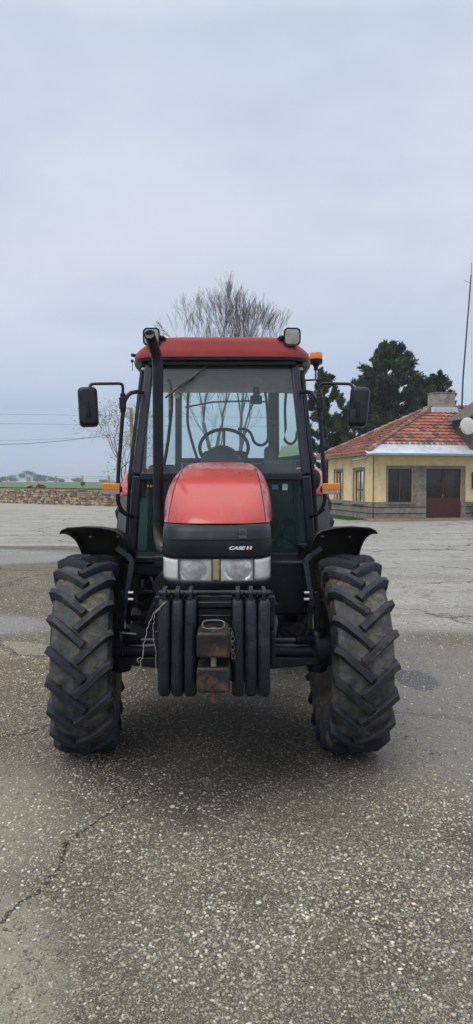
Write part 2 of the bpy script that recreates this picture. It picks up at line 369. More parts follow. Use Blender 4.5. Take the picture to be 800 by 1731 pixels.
# green wheat field behind the wall, rising gently to a crest
FIELD = mat('young_wheat', (.085, .16, .065), .9, var=.18, scale=.05, dirt=(.10, .15, .07), dirt_amt=.3, dirt_scale=.02, bump=.5, bscale=3)
mb = MB(); gx = 40; gy = 30; vs = []; fs = []
for j in range(gy + 1):
    y = 66 + (j / gy) ** 1.6 * 900
    for i in range(gx + 1):
        x = -900 + 1800 * i / gx
        z = .03 + 3.6 * (1 - math.exp(-(y - 66) / 250.)) - (max(0, y - 520) / 120) * .6 + .5 * math.sin(x / 130.) * min(1, (y - 66) / 300)
        z += (-x / 900.) * 1.6 * min(1, (y - 66) / 300)
        vs.append((x, y, z))
for j in range(gy):
    for i in range(gx): a = j * (gx + 1) + i; fs.append((a, a + 1, a + gx + 2, a + gx + 1))
mb.add(vs, fs); tag(mb.build('field', FIELD, fix=False), kind='structure')

# loose and half-buried pebbles near the camera
def make_pebbles(n, seed, smin, smax, name, label, xr, yr, bias=2.0, zsink=.35):
    rg = np.random.default_rng(seed)
    bm = bmesh.new(); bmesh.ops.create_icosphere(bm, subdivisions=1, radius=1.0)
    base = np.array([v.co[:] for v in bm.verts]); fc = np.array([[v.index for v in f.verts] for f in bm.faces]); bm.free()
    nv = len(base)
    y = yr[0] + (yr[1] - yr[0]) * rg.random(n) ** bias; hw = .25 + y * .37; x = (rg.random(n) * 2 - 1) * hw
    def el(cx, cy, rx, ry): return np.clip(1.6 - 1.1 * np.hypot((x - cx) / rx, (y - cy) / ry), 0, 1)
    nz = np.array([noise.noise(Vector((a * 1.7, b * 1.7, seed))) + .5 * noise.noise(Vector((a * 5, b * 5, 3))) for a, b in zip(x, y)])
    keep = np.clip(.85 + 1.3 * nz, .2, 1) * (1 - .75 * np.maximum(el(1.75, 5.2, 1.05, 2.0), el(-4.6, 8.0, 2.7, .8))) * (1 - .55 * np.maximum(el(-1.15, 1.95, .62, .85), el(-1.6, 3.3, .75, .75)))
    if yr[0] > 2: keep = keep * np.clip((y - yr[0]) / 2.2, 0, 1)
    kk = rg.random(n) < keep; x = x[kk]; y = y[kk]; n = len(x)
    wet_shade = 1.12 - .84 * el(-.05, 4.35, .85, .95); nzk = np.array([.92 + .35 * noise.noise(Vector((a * .8, b * .8, 7))) for a, b in zip(x, y)])  # pebbles under the tractor tinted darker: damp together with painted shade
    s = smin + (smax - smin) * rg.random(n) ** 2.6
    sc_ = np.stack([s * (.8 + .6 * rg.random(n)), s * (.55 + .4 * rg.random(n)), s * (.32 + .3 * rg.random(n))], 1)
    ang = rg.random(n) * 6.283
    V = base[None] * (1 + .32 * (rg.random((n, nv, 1)) - .5)); V = V * sc_[:, None, :]
    ca, sa = np.cos(ang)[:, None], np.sin(ang)[:, None]
    Xr = V[:, :, 0] * ca - V[:, :, 1] * sa; Yr = V[:, :, 0] * sa + V[:, :, 1] * ca
    tl = (rg.random((n, 1)) - .5) * .7; Z = V[:, :, 2] + Xr * tl
    co_ = np.stack([Xr + x[:, None], Yr + y[:, None], Z + (sc_[:, 2] * zsink)[:, None]], 2).reshape(-1, 3)
    F = (fc[None] + (np.arange(n) * nv)[:, None, None]).reshape(-1, 3)
    me = bpy.data.meshes.new(name); me.vertices.add(len(co_)); me.vertices.foreach_set('co', co_.ravel())
    me.loops.add(F.size); me.loops.foreach_set('vertex_index', F.ravel().astype(np.int32))
    me.polygons.add(len(F)); me.polygons.foreach_set('loop_start', (np.arange(len(F)) * 3).astype(np.int32)); me.polygons.foreach_set('loop_total', np.full(len(F), 3, np.int32))
    me.update(calc_edges=True)
    pal = np.array([(.49, .445, .34), (.36, .325, .24), (.22, .195, .145), (.70, .66, .56), (.36, .31, .23), (.27, .26, .235), (.15, .14, .12), (.31, .15, .07), (.30, .31, .33)])
    pi = rg.choice(len(pal), n, p=[.2, .235, .19, .085, .08, .12, .075, .003, .012]); col = pal[pi] * (.8 + .4 * rg.random((n, 1))) * (wet_shade * nzk)[:, None]
    cc = np.ones((len(F) * 3, 4)); cc[:, :3] = np.repeat(col, len(fc) * 3, axis=0)
    at = me.color_attributes.new('tint', 'FLOAT_COLOR', 'CORNER'); at.data.foreach_set('color', cc.ravel())
    me.materials.append(PEB); o = bpy.data.objects.new(name, me); C.objects.link(o); me.update()
    return tag(o, label, 'pebbles', kind='stuff')
PEB = attrmat('pebble_stone', rough=.6, bump=.1, bscale=200, nvar=.15, nscale=90)
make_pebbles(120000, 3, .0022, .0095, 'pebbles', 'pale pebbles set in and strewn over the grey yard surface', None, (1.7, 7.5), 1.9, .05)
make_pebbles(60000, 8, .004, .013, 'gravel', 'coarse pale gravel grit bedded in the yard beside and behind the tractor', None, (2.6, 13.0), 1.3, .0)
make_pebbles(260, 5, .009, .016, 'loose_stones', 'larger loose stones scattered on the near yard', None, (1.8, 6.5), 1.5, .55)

# ================================================================== TRACTOR
TX, TY = -.107, 4.3
T = tag(empty('tractor', (TX, TY, 0)), 'red and black farm tractor with cab facing the camera, front weights and lugged tyres', 'tractor')

# ---- wheels
def make_wheel(name, x, y, Rr, W, nlug, lugh, rimr, steer=0.0, inner=1, seed=0):
    """inner: +1 when the inner side faces +x"""
    wh = empty(name, (x, y, Rr - .012), steer, T)
    k = Rr - lugh; hw = W / 2
    prof = [(0, k), (hw * .35, k - .001), (hw * .68, k - .007), (hw * .88, k - .022), (hw * .97, k - .055), (hw * 1.0, k - (k - rimr) * .45), (hw * .96, k - (k - rimr) * .7), (hw * .86, rimr + .012), (hw * .80, rimr - .008)]
    full = [(-a, b) for a, b in prof[::-1]] + prof[1:]
    t = MB(); t.lathe(full, 96, 'x')
    rnd = random.Random(seed)
    path = [(-.13, 0, 1.0), (.0, 0, 1.0), (.3, 0, 1), (.6, -.004, 1.03), (.82, -.013, 1.06), (.95, -.030, 1.02), (1.0, -.075, .55), (1.01, -.12, .06)]
    sweep = (hw * .92) / Rr
    for side in (-1, 1):
        for i in range(nlug):
            th0 = 2 * math.pi * (i + (.5 if side > 0 else 0)) / nlug + rnd.uniform(-.004, .004)
            base = []
            for fx, dr, hh in path:
                th = th0 + sweep * (min(fx, 1.0) ** 1 if fx > 0 else fx) * 1.0
                a = Vector((side * fx * hw, -math.cos(th), math.sin(th)))
                r = k + dr * (Rr / .59); rad = Vector((0, -math.cos(th), math.sin(th)))
                nrm = (rad + Vector((side, 0, 0)) * max(0, (fx - .85)) * 4.5).normalized()
                base.append((Vector((side * fx * hw, rad.y * r, rad.z * r)), nrm, hh))
            rings = []
            for q, (p, nrm, hh) in enumerate(base):
                tg = (base[min(q + 1, len(base) - 1)][0] - base[max(q - 1, 0)][0]).normalized()
                b = nrm.cross(tg).normalized(); s = Rr / .59
                wt_, wb_ = .0180 * s, .0265 * s
                if q == 0: wt_ *= 1.15; wb_ *= 1.1
                if q == len(base) - 1: wt_ *= .8
                top = p + nrm * lugh * hh * (1 + rnd.uniform(-.07, .04)); wt_ *= 1 + rnd.uniform(-.06, .06)
                rings.append([p - nrm * .01 - b * wb_, top - b * wt_ - nrm * .004, top - b * wt_ * .8, top + b * wt_ * .8, top + b * wt_ - nrm * .004, p - nrm * .01 + b * wb_])
            t.loft(rings, True, True, 1)
    ty = t.build('tyre', [TYRE, LUG], wh, smooth=38)
    # rim, drawn as a dished disc
    rm = MB(); i = inner
    rm.lathe([(-hw * .84, rimr + .02), (-hw * .86, rimr - .005), (-hw * .70, rimr - .012), (-hw * .62, rimr - .04), (-hw * .1, rimr - .055), (hw * .4, rimr - .055), (hw * .62, rimr - .04), (hw * .70, rimr - .012), (hw * .86, rimr - .005), (hw * .84, rimr + .02)], 64)
    rm.lathe([(-i * hw * .15, rimr - .054), (-i * hw * .2, rimr - .09), (-i * hw * .55, rimr * .55), (-i * hw * .55, .10), (-i * hw * .55, .0)], 64)
    rm.build('rim', RIM, wh, smooth=30)
    hb = MB(); hb.lathe([(i * -.02, .0), (i * -.02, .085), (i * -.05, .10), (-i * hw * .55 - i * .03, .125), (-i * hw * .9, .09), (-i * hw * .95, 0)], 32)
    for q in range(8):
        a = 2 * math.pi * q / 8; hb.ball((-i * hw * .62, .14 * math.cos(a), .14 * math.sin(a)), .018, .014, .014, 8, 6)
    hb.build('hub', BLACK, wh)
    return wh
make_wheel('front_wheel', -.788, 0, .592, .335, 20, .039, .315, R(5.5), 1, 1)
make_wheel('front_wheel', .778, 0, .592, .335, 20, .039, .315, R(3.0), -1, 2)
make_wheel('rear_wheel', -.69, 2.3, .83, .45, 22, .045, .44, 0, 1, 3)
make_wheel('rear_wheel', .69, 2.3, .83, .45, 22, .045, .44, 0, -1, 4)

# ---- front axle
mb = MB()
mb.tube([(-.62, 0, .585), (-.45, 0, .585), (-.2, 0, .60), (.2, 0, .60), (.45, 0, .585), (.62, 0, .585)], [.062, .062, .075, .075, .062, .062], 18)
mb.prism([(-.60, .52), (-.25, .485), (.25, .485), (.60, .52), (.60, .56), (-.60, .56)], -.09, .05, 'y')
for s in (-1, 1):
    mb.lathe([(.46, 0), (.46, .06), (.50, .07), (.68, .07), (.71, .055), (.71, 0)], 20, 'z', (s * .60, 0, 0))
    mb.tube([(s * .58, 0, .6), (s * .70, 0, .59)], .10, 20)
mb.build('front_axle', BLACK, T, bevel=.006)
mb = MB(); mb.tube([(-.46, -.11, .668), (.46, -.11, .668)], .019, 12); mb.tube([(-.30, -.11, .668), (.30, -.11, .668)], .034, 14)
for s in (-1, 1): mb.tube([(s * .46, -.11, .668), (s * .56, -.08, .665)], .026, 10)
mb.build('steering_ram', BLACK, T)
mb = MB(); mb.tube([(-.58, -.10, .712), (-.49, -.11, .706)], .006, 8); mb.build('brake_pipe', STEEL, T)
mb = MB(); mb.box(-.26, .26, -.45, .35, .62, .78); mb.box(-.2, .2, -.4, .2, .5, .66); mb.build('axle_support', BLACK, T, bevel=.02)

# ---- chassis, engine, sump, transmission
mb = MB(); mb.box(-.20, .20, -.30, .75, .60, 1.25); mb.box(-.24, .24, .7, 2.2, .62, 1.12)
mb.lathe([(0, 0), (0, .20), (.05, .22), (.3, .22), (.35, .18), (.35, 0)], 24, 'y', (0, 1.9, .83))
mb.build('engine_block', GRIME, T, bevel=.02)
mb = MB(); mb.tube([(-.75, 2.3, .83), (-.3, 2.3, .83), (.3, 2.3, .83), (.75, 2.3, .83)], [.12, .16, .16, .12], 20); mb.build('rear_axle', BLACK, T)
# left side: battery ledge, ladder frame and round canister
mb = MB(); mb.box(-.66, -.26, .30, .62, 1.085, 1.128); mb.box(-.62, -.28, .36, .60, .995, 1.083); mb.build('side_ledge', BLACK, T, bevel=.01)
mb = MB(); mb.box(-.43, -.34, .26, .40, 1.06, 1.135); mb.build('ledge_bracket', BLKPL, T, bevel=.01)
mb = MB(); mb.beam((-.345, .25, 1.03), (-.475, .22, .70), .035, .05); mb.beam((-.60, .35, 1.0), (-.60, .35, .68), .03, .05)
mb.box(-.62, -.40, .33, .38, .70, .73); mb.box(-.62, -.38, .33, .38, .88, .905); mb.box(-.62, -.50, .33, .38, .80, .82)
mb.build('step_frame', BLACK, T, bevel=.004)
mb = MB(); mb.box(-.56, -.38, .5, .8, .74, .98); mb.tube([(-.53, .42, .92), (-.44, .44, .97), (-.36, .4, .96)], .013, 8); mb.tube([(-.55, .44, .80), (-.5, .4, .86), (-.45, .42, .80), (-.42, .4, .74)], .011, 8)
mb.tube([(-.50, .40, .70), (-.50, .40, .76)], .02, 10); mb.tube([(-.46, .40, .70), (-.46, .40, .78)], .014, 10)
mb.build('hydraulic_block', GRIME, T, bevel=.01)
for p_, r_ in (([(-.515, .37, .97), (-.515, .37, .91)], .012), ([(-.46, .37, .99), (-.43, .36, .91)], .008), ([(-.48, .37, .70), (-.48, .37, .76)], .008)):
    mb = MB(); mb.tube(p_, r_, 8); mb.build('pipe', STEEL, T)
mb = MB(); mb.prism([(.0, .86), (-.02, .88), (-.165, .90), (-.20, .99), (-.175, 1.06), (-.115, 1.12), (-.02, 1.15), (.0, 1.15)], .08, .30, 'y'); o = mb.build('air_canister', BLKPL, T, bevel=.02); o.location = (-.22, 0, -.04)
# right side: black tank
mb = MB(); mb.prism([(.27, .71), (.585, .71), (.60, .95), (.62, 1.05), (.60, 1.085), (.27, 1.085)], .46, 1.35, 'y'); mb.build('fuel_tank', BLKPL, T, bevel=.025)
mb = MB(); mb.lathe([(1.07, 0), (1.07, .055), (1.15, .055), (1.155, .068), (1.185, .068), (1.19, .05), (1.19, 0)], 24, 'z', (.585, .56, 0)); mb.build('tank_cap', BLKPL, T)
for s in (-1, 1):
    mb = MB()
    for z in (.45, .72): mb.box(s * .44 - .16 * 1 if s < 0 else .44, s * .44 if s < 0 else .60, 1.38, 1.6, z, z + .03)
    mb.box(s * .61 - .01, s * .61 + .01, 1.38, 1.6, .43, 1.08)
    mb.build('cab_step', BLACK, T, bevel=.004)

# ---- nose
def plan(hw, yf, n=4.2, y0=-.24, yb=.35, m=40):
    pts = [Vector((hw, yb, 0))]; d = y0 - yf
    for k in range(m + 1):
        a = math.pi * k / m; c, s = math.cos(a), math.sin(a)
        pts.append(Vector((hw * math.copysign(abs(c) ** (2 / n), c), y0 - d * abs(s) ** (2 / n), 0)))
    pts.append(Vector((-hw, yb, 0))); return pts
def ys(x, hw, yf, n=4.2, y0=-.24):
    return y0 - (y0 - yf) * max(0, 1 - (abs(x) / hw) ** n) ** (1 / n)
def stack(levels):
    return [[p + Vector((0, 0, z)) for p in plan(hw, yf)] for z, hw, yf in levels]
mb = MB(); mb.loft(stack([(1.200, .283, -.575), (1.213, .297, -.607), (1.228, .300, -.612), (1.300, .3015, -.607), (1.302, .298, -.602), (1.307, .298, -.602), (1.309, .301, -.604), (1.35, .299, -.592), (1.382, .294, -.575), (1.386, .288, -.565)]))
mb.build('grille_panel', BLKPL, T, smooth=50)
mb = MB(); mb.loft(stack([(1.084, .25, -.50), (1.0845, .283, -.54), (1.2, .283, -.54), (1.2005, .25, -.50)])); mb.build('lamp_recess', BLACK, T, smooth=50)
mb = MB(); mb.loft(stack([(.96, .225, -.46), (.985, .255, -.53), (1.02, .278, -.57), (1.06, .294, -.598), (1.083, .299, -.608), (1.090, .297, -.605), (1.0905, .283, -.57)])); mb.build('chin_panel', BLKPL, T, smooth=50)
# lamp surround end pieces
for s in (-1, 1):
    mb = MB(); r = []
    for z in (1.088, 1.202): r.append([Vector((s * hwx, y, z)) for hwx, y in ((.284, -.40), (.300, -.40), (.2995, -.36), (.2995, .1), (.284, .1))])
    mb.loft(r); mb.build('side_cheek', BLKPL, T)
# headlights
for s in (-1, 1):
    H = empty('headlight', (0, 0, 0), 0, T)
    def strip(xa, xb, z0, z1, off, n=10, bow=.004):
        g = MB(); rings = []
        for q in range(n + 1):
            x = xa + (xb - xa) * q / n; y = ys(x, .297, -.600) + off
            rings.append([Vector((s * x, y + bow * ((zz - (z0 + z1) / 2) / ((z1 - z0) / 2)) ** 2, zz)) for zz in [z0 + (z1 - z0) * k / 6 for k in range(7)]])
        g.loft(rings, False, False); return g
    o = strip(.024, .196, 1.093, 1.205, 0).build('lens', LENS, H, smooth=60, fix=False)
    g = strip(.199, .289, 1.093, 1.205, -.001); o = g.build('side_lamp', MILKY, H, smooth=60)
    sm = o.modifiers.new('t', 'SOLIDIFY'); sm.thickness = .008; sm.offset = 0
    g = MB(); nx, nz = 22, 14; vs = []; fs = []
    for j in range(nz + 1):
        for i in range(nx + 1):
            x = .026 + .170 * i / nx; z = 1.096 + .106 * j / nz
            rr = math.hypot((x - .118) / .068, (z - 1.149) / .055)
            vs.append((s * x, ys(x, .297, -.600) + .012 + .055 * max(0, 1 - rr * rr) ** .7, z))
    for j in range(nz):
        for i in range(nx): a = j * (nx + 1) + i; fs.append((a, a + 1, a + nx + 2, a + nx + 1))
    g.add(vs, fs); g.build('reflector', CHROME, H, smooth=60, fix=False)
    g = MB(); g.lathe([(-.575, .0), (-.578, .012), (-.568, .017), (-.555, .018), (-.54, .01)], 16, 'y', (s * .118, 0, 1.149)); g.build('bulb', BLACK, H)
    g = MB()
    for xa, xb, z0, z1 in ((.022, .290, 1.204, 1.208), (.022, .290, 1.090, 1.094)):
        rings = []
        for q in range(13):
            x = xa + (xb - xa) * q / 12; y = ys(x, .297, -.600)
            rings.append([Vector((s * x, y - .004, z0)), Vector((s * x, y - .004, z1)), Vector((s * x, y + .03, z1)), Vector((s * x, y + .03, z0))])
        g.loft(rings)
    g.box(s * .193 if s > 0 else -.2005, s * .2005 if s > 0 else -.193, -.596, -.56, 1.094, 1.204); g.build('lamp_frame', PLATE, H)
mb = MB(); mb.box(-.018, .018, -.604, -.56, 1.094, 1.206); mb.box(-.0135, .0135, -.607, -.6, 1.10, 1.2); mb.build('centre_trim', BEIGE, T, bevel=.002)

# ---- bonnet
def bonnet_ring(y):
    tz = np.interp(y, [-.575, -.555, -.50, -.40, -.28, -.1, .1, .4, .74], [1.392, 1.425, 1.475, 1.533, 1.588, 1.650, 1.695, 1.735, 1.752])
    hb = np.interp(y, [-.575, -.45, -.25, .1, .74], [.290, .300, .312, .318, .312])       # side half width
    ht = np.interp(y, [-.575, -.4, -.1, .3, .74], [.262, .245, .228, .215, .203])         # flat top half width
    zb = 1.388; cr = .012
    h = tz - zb; pts = []
    prof = [(hb, 0), (hb * .998, .25), (hb * .985, .48), (hb * .955, .68), ((hb * .62 + ht * .38), .84), ((hb * .25 + ht * .75), .94), (ht, .982), (ht * .7, 1.0), (ht * .35, 1.006), (0, 1.008)]
    right = [Vector((a, 0, zb + h * b)) for a, b in prof]
    pts = right + [Vector((-p.x, 0, p.z)) for p in right[-2::-1]]
    o = []
    for p in pts:
        q = p.copy(); yy = y
        if y < -.2: yy = y + (abs(p.x) / .3) ** 4.2 * .20 * min(1, (-.2 - y) / .3)
        q.y = yy; o.append(q)
    return o
mb = MB(); rings = [bonnet_ring(y) for y in (-.575, -.565, -.54, -.50, -.44, -.36, -.26, -.14, 0, .15, .3, .45, .6, .72, .74)]
mb.loft(rings, False, False)
mb.add(rings[-1], [tuple(range(len(rings[-1])))])
o = mb.build('bonnet', RED, T, smooth=60); ss = o.modifiers.new('s', 'SUBSURF'); ss.levels = 1; ss.render_levels = 2
for s in (-1, 1):   # seams between the bonnet top and its side panels
    pts = []
    for y in (-.57, -.54, -.50, -.44, -.36, -.26, -.14, 0, .15, .3, .45, .6, .72):
        r = bonnet_ring(y); p = r[5] if s > 0 else r[-6]; q = r[6] if s > 0 else r[-7]
        pts.append(p.lerp(q, .55) + Vector((0, 0, -.0015)))
    mb = MB(); mb.tube(pts, .0028, 6); mb.build('panel_seam', BLACK, T)
mb = MB(); mb.box(-.300, .300, .05, .72, 1.0, 1.386); mb.build('engine_side_panel', BLACK, T, bevel=.01)

# ---- lettering on the nose
def text_mesh(txt, size, shear=0.0, bold=0.0):
    cu = bpy.data.curves.new('txt', 'FONT'); cu.body = txt; cu.size = size; cu.shear = shear; cu.offset = bold; cu.extrude = .0006; cu.align_x = 'LEFT'
    ob = bpy.data.objects.new('txt', cu); C.objects.link(ob)
    dg = bpy.context.evaluated_depsgraph_get(); me = bpy.data.meshes.new_from_object(ob.evaluated_get(dg)); bpy.data.objects.remove(ob)
    return me
me = text_mesh('CASE', .0235, .28, .0011); me.materials.append(WHITE)
wd = max(v.co.x for v in me.vertices) - min(v.co.x for v in me.vertices); ht = max(v.co.y for v in me.vertices)
for v in me.vertices: v.co.x *= .086 / wd; v.co.y *= .0175 / ht
o = bpy.data.objects.new('lettering', me); C.objects.link(o); o.parent = T; o.rotation_euler = (R(90), 0, 0); o.location = (.066, -.6130, 1.258)
def slant(x0, x1, z0, z1, zb=1.258, k=.22): return [(x0 + (z0 - zb) * k, z0), (x1 + (z0 - zb) * k, z0), (x1 + (z1 - zb) * k, z1), (x0 + (z1 - zb) * k, z1)]
mb = MB()
for a, b in ((.1585, .1665), (.1765, .1845)): mb.prism(slant(a, b, 1.258, 1.2755), -.6132, -.610, 'y')
mb.prism(slant(.160, .183, 1.2645, 1.2690), -.6128, -.610, 'y'); mb.build('emblem', WHITE, T, smooth=0)
mb = MB(); mb.prism(slant(.1690, .1740, 1.2535, 1.2780), -.6138, -.610, 'y'); mb.prism([(.1745, 1.2785), (.1765, 1.2815), (.1785, 1.2785), (.1765, 1.2757)], -.6138, -.609, 'y'); mb.build('emblem_letter', LRED, T, smooth=0)
mb = MB(); mb.box(.121, .161, -.6085, -.600, 1.336, 1.365); mb.build('badge', PLATE, T, bevel=.002, rot=(R(0), 0, 0)); 
mb = MB(); mb.box(.121, .161, -.6095, -.600, 1.314, 1.332); mb.build('badge', PLATE, T, bevel=.002)
me = text_mesh('JX95', .011, 0, .0002); me.materials.append(BLACK)
o = bpy.data.objects.new('lettering', me); C.objects.link(o); o.parent = T; o.rotation_euler = (R(90), 0, 0); o.location = (.128, -.6092, 1.345)

# ---- front weights and hitch
def weight(x):
    hw = .0295; prof = []
    front = [(-.865, 1.045), (-.885, 1.035), (-.898, 1.01), (-.912, .92), (-.926, .80), (-.938, .66), (-.935, .60), (-.915, .573), (-.87, .565)]
    back = [(-.66, .565), (-.62, .60), (-.60, .75), (-.60, .98), (-.63, 1.045)]
    mb = MB(); mb.prism(front + back, x - hw, x + hw, 'x')
    o = mb.build('front_weight', IRON, T, bevel=.020)
    g = MB(); g.prism([(-.885, 1.02), (-.885, 1.075), (-.87, 1.092), (-.80, 1.094), (-.72, 1.06), (-.72, 1.02)], x - .010, x + .010, 'x')
    g.build('hook', IRON, o, bevel=.003)
    g = MB(); g.tube([(x - .028, -.845, 1.065), (x + .028, -.845, 1.065)], .017, 12); g.build('pin', BLACK, o)
for i in range(3):
    weight(-.243 + i * .0635); weight(.113 + i * .0635)
mb = MB(); mb.tube([(-.28, -.80, 1.062), (.28, -.80, 1.062)], .012, 12); mb.box(-.30, .30, -.78, -.70, .98, 1.04); mb.box(-.085, .085, -.84, -.70, .992, 1.022); mb.box(-.30, .30, -.70, -.55, .80, 1.03)
mb.build('weight_carrier', BLACK, T, bevel=.006)
mb = MB(); mb.box(-.083, .083, -.82, -.68, .70, .985); mb.box(-.083, .083, -.842, -.82, .950, .958); mb.build('carrier_plate', BLACK, T, bevel=.005)
for s in (-1, 1):
    mb = MB(); mb.box(min(s * .278, s * .302), max(s * .278, s * .302), -.78, -.40, .69, .865); mb.box(min(s * .27, s * .30), max(s * .27, s * .30), -.74, -.45, .88, .99); mb.tube([(s * .27, -.70, .985), (s * .315, -.70, .985)], .012, 10)
    mb.build('carrier_cheek', BLACK, T, bevel=.006)
H = empty('tow_hitch', (0, 0, 0), 0, T)
mb = MB(); mb.box(-.078, .078, -1.055, -.76, .796, .915); mb.build('upper_jaw', RUST, H, bevel=.014)
mb = MB(); mb.box(-.078, .078, -1.055, -.76, .632, .752); mb.build('lower_jaw', RUST, H, bevel=.014)
mb = MB(); mb.box(-.075, .075, -.90, -.76, .752, .796); mb.build('jaw_back', BLACK, H)
mb = MB(); mb.tube([(0, -1.02, .58), (0, -1.02, .70)], .0125, 14); mb.build('pin_end', RUSTY, H)
mb = MB(); mb.tube([(0, -1.02, .745), (0, -1.02, .93)], .0135, 14); mb.build('pin', mat('worn_pin', (.26, .24, .20), .5, .4, dirt=(.2, .1, .05), dirt_amt=.3), H)
mb = MB(); lp = [Vector((.052 * math.copysign(abs(math.cos(a)) ** .6, math.cos(a)), -1.02, .945 + .018 * math.copysign(abs(math.sin(a)) ** .8, math.sin(a)))) for a in [2 * math.pi * k / 24 for k in range(25)]]
mb.tube([(p.x, p.y + (p.z - .945) * .8, p.z) for p in lp], .0042, 8, caps=False); mb.build('pin_handle', DSTEEL, H)
mb = MB()
for i, p in enumerate([(.055, -1.04, .945), (.066, -1.05, .935), (.078, -1.058, .925), (.087, -1.062, .908), (.089, -1.064, .888), (.087, -1.064, .868), (.090, -1.064, .848), (.089, -1.064, .828), (.093, -1.064, .808)]):
    q = [Vector(((.004 if i % 2 else .008) * math.cos(a), (.008 if i % 2 else .003) * math.cos(a), .013 * math.sin(a))) + Vector(p) for a in [2 * math.pi * k / 10 for k in range(11)]]
    mb.tube(q, .0022, 6, caps=False)
mb.build('chain', DSTEEL, H)

# ---- front fenders
for s in (-1, 1):
    F = empty('front_fender', (0, 0, 0), 0, T)
    prof = [(.545, -.135), (.555, -.075), (.575, -.030), (.615, -.004), (.70, .008), (.80, .006), (.88, -.006), (.915, -.024), (.930, -.045)]
    rings = []; Rf = .735
    for k in range(15):
        a = R(97 - k * 6.2); ring = []
        flare = .03 * max(0, 1 - k / 3)
        for x, dz in prof:
            rr = Rf + dz + flare * ((x - .55) / .38)
            ring.append(Vector((s * (x + (flare * .6 if x > .85 else 0)), -math.cos(a) * rr * (-1) * -1 if False else -math.cos(a) * rr * 1.0, .592 + math.sin(a) * rr)))
        rings.append([Vector((p.x, -p.y if False else p.y, p.z)) for p in ring])
    # a>90 is in front (towards camera): y must be negative there
    rings = [[Vector((p.x, -p.y, p.z)) for p in r] for r in rings]
    g = MB(); g.loft(rings, False, False); o = g.build('mudguard', BLKPL, F, smooth=50)
    m_ = o.modifiers.new('t', 'SOLIDIFY'); m_.thickness = .008
    g = MB()
    pts = [(s * .625, .02, 1.21), (s * .555, .0, 1.165), (s * .525, -.01, 1.13), (s * .56, -.04, .90), (s * .565, -.04, .86)]
    for a, b in zip(pts[:-1], pts[1:]): g.beam(a, b, .034, .014, up=(0, 1, 0))
    for a in pts[1:-1]: g.ball(a, .015, .009, .018, 8, 6)
    g.build('bracket', FRAME, F, bevel=.003)
    g = MB(); g.box(min(s * .575, s * .61), max(s * .575, s * .61), -.03, .05, .64, .95); g.box(min(s * .54, s * .60), max(s * .54, s * .60), -.02, .04, .62, .70); g.build('bracket_foot', BLACK, F, bevel=.006)
    for z in (.905, .945): g = MB(); g.tube([(s * .515, -.045, z), (s * .545, -.045, z)], .009, 8); g.build('bolt', BOLT, F)
    for x in (.66, .84): g = MB(); g.ball((s * x, .285, 1.262), .011, .006, .011, 8, 6); g.build('rivet', BOLT, F)

# ---- rear fenders
for s in (-1, 1):
    prof = [(.60, -.03), (.62, .0), (.72, .010), (.84, .0), (.885, -.03), (.90, -.08)]
    def arcmesh(a0, a1, Rf, prof, n):
        return [[Vector((s * x, 2.3 - math.cos(R(a0 + (a1 - a0) * k / n)) * (Rf + dz), .83 + math.sin(R(a0 + (a1 - a0) * k / n)) * (Rf + dz))) for x, dz in prof] for k in range(n + 1)]
    g = MB(); g.loft(arcmesh(47, 165, .93, prof, 18), False, False); o = g.build('rear_fender', RED, T, smooth=50); m_ = o.modifiers.new('t', 'SOLIDIFY'); m_.thickness = .012
    g = MB(); g.loft(arcmesh(8, 46.5, .925, [(.60, -.03), (.62, 0), (.74, .008), (.85, 0), (.875, -.03)], 8), False, False); o = g.build('mud_flap', INTER, T, smooth=50); m_ = o.modifiers.new('t', 'SOLIDIFY'); m_.thickness = .012
    g = MB(); g.ball((s * .775, 1.72, 1.64), .045, .04, .085, 14, 10); g.build('fender_buffer', BLKPL, T)
    g = MB(); g.box(min(s * .60, s * .625), max(s * .60, s * .625), 1.5, 3.0, .9, 1.72); g.build('fender_side_wall', BLKPL, T, bevel=.02)

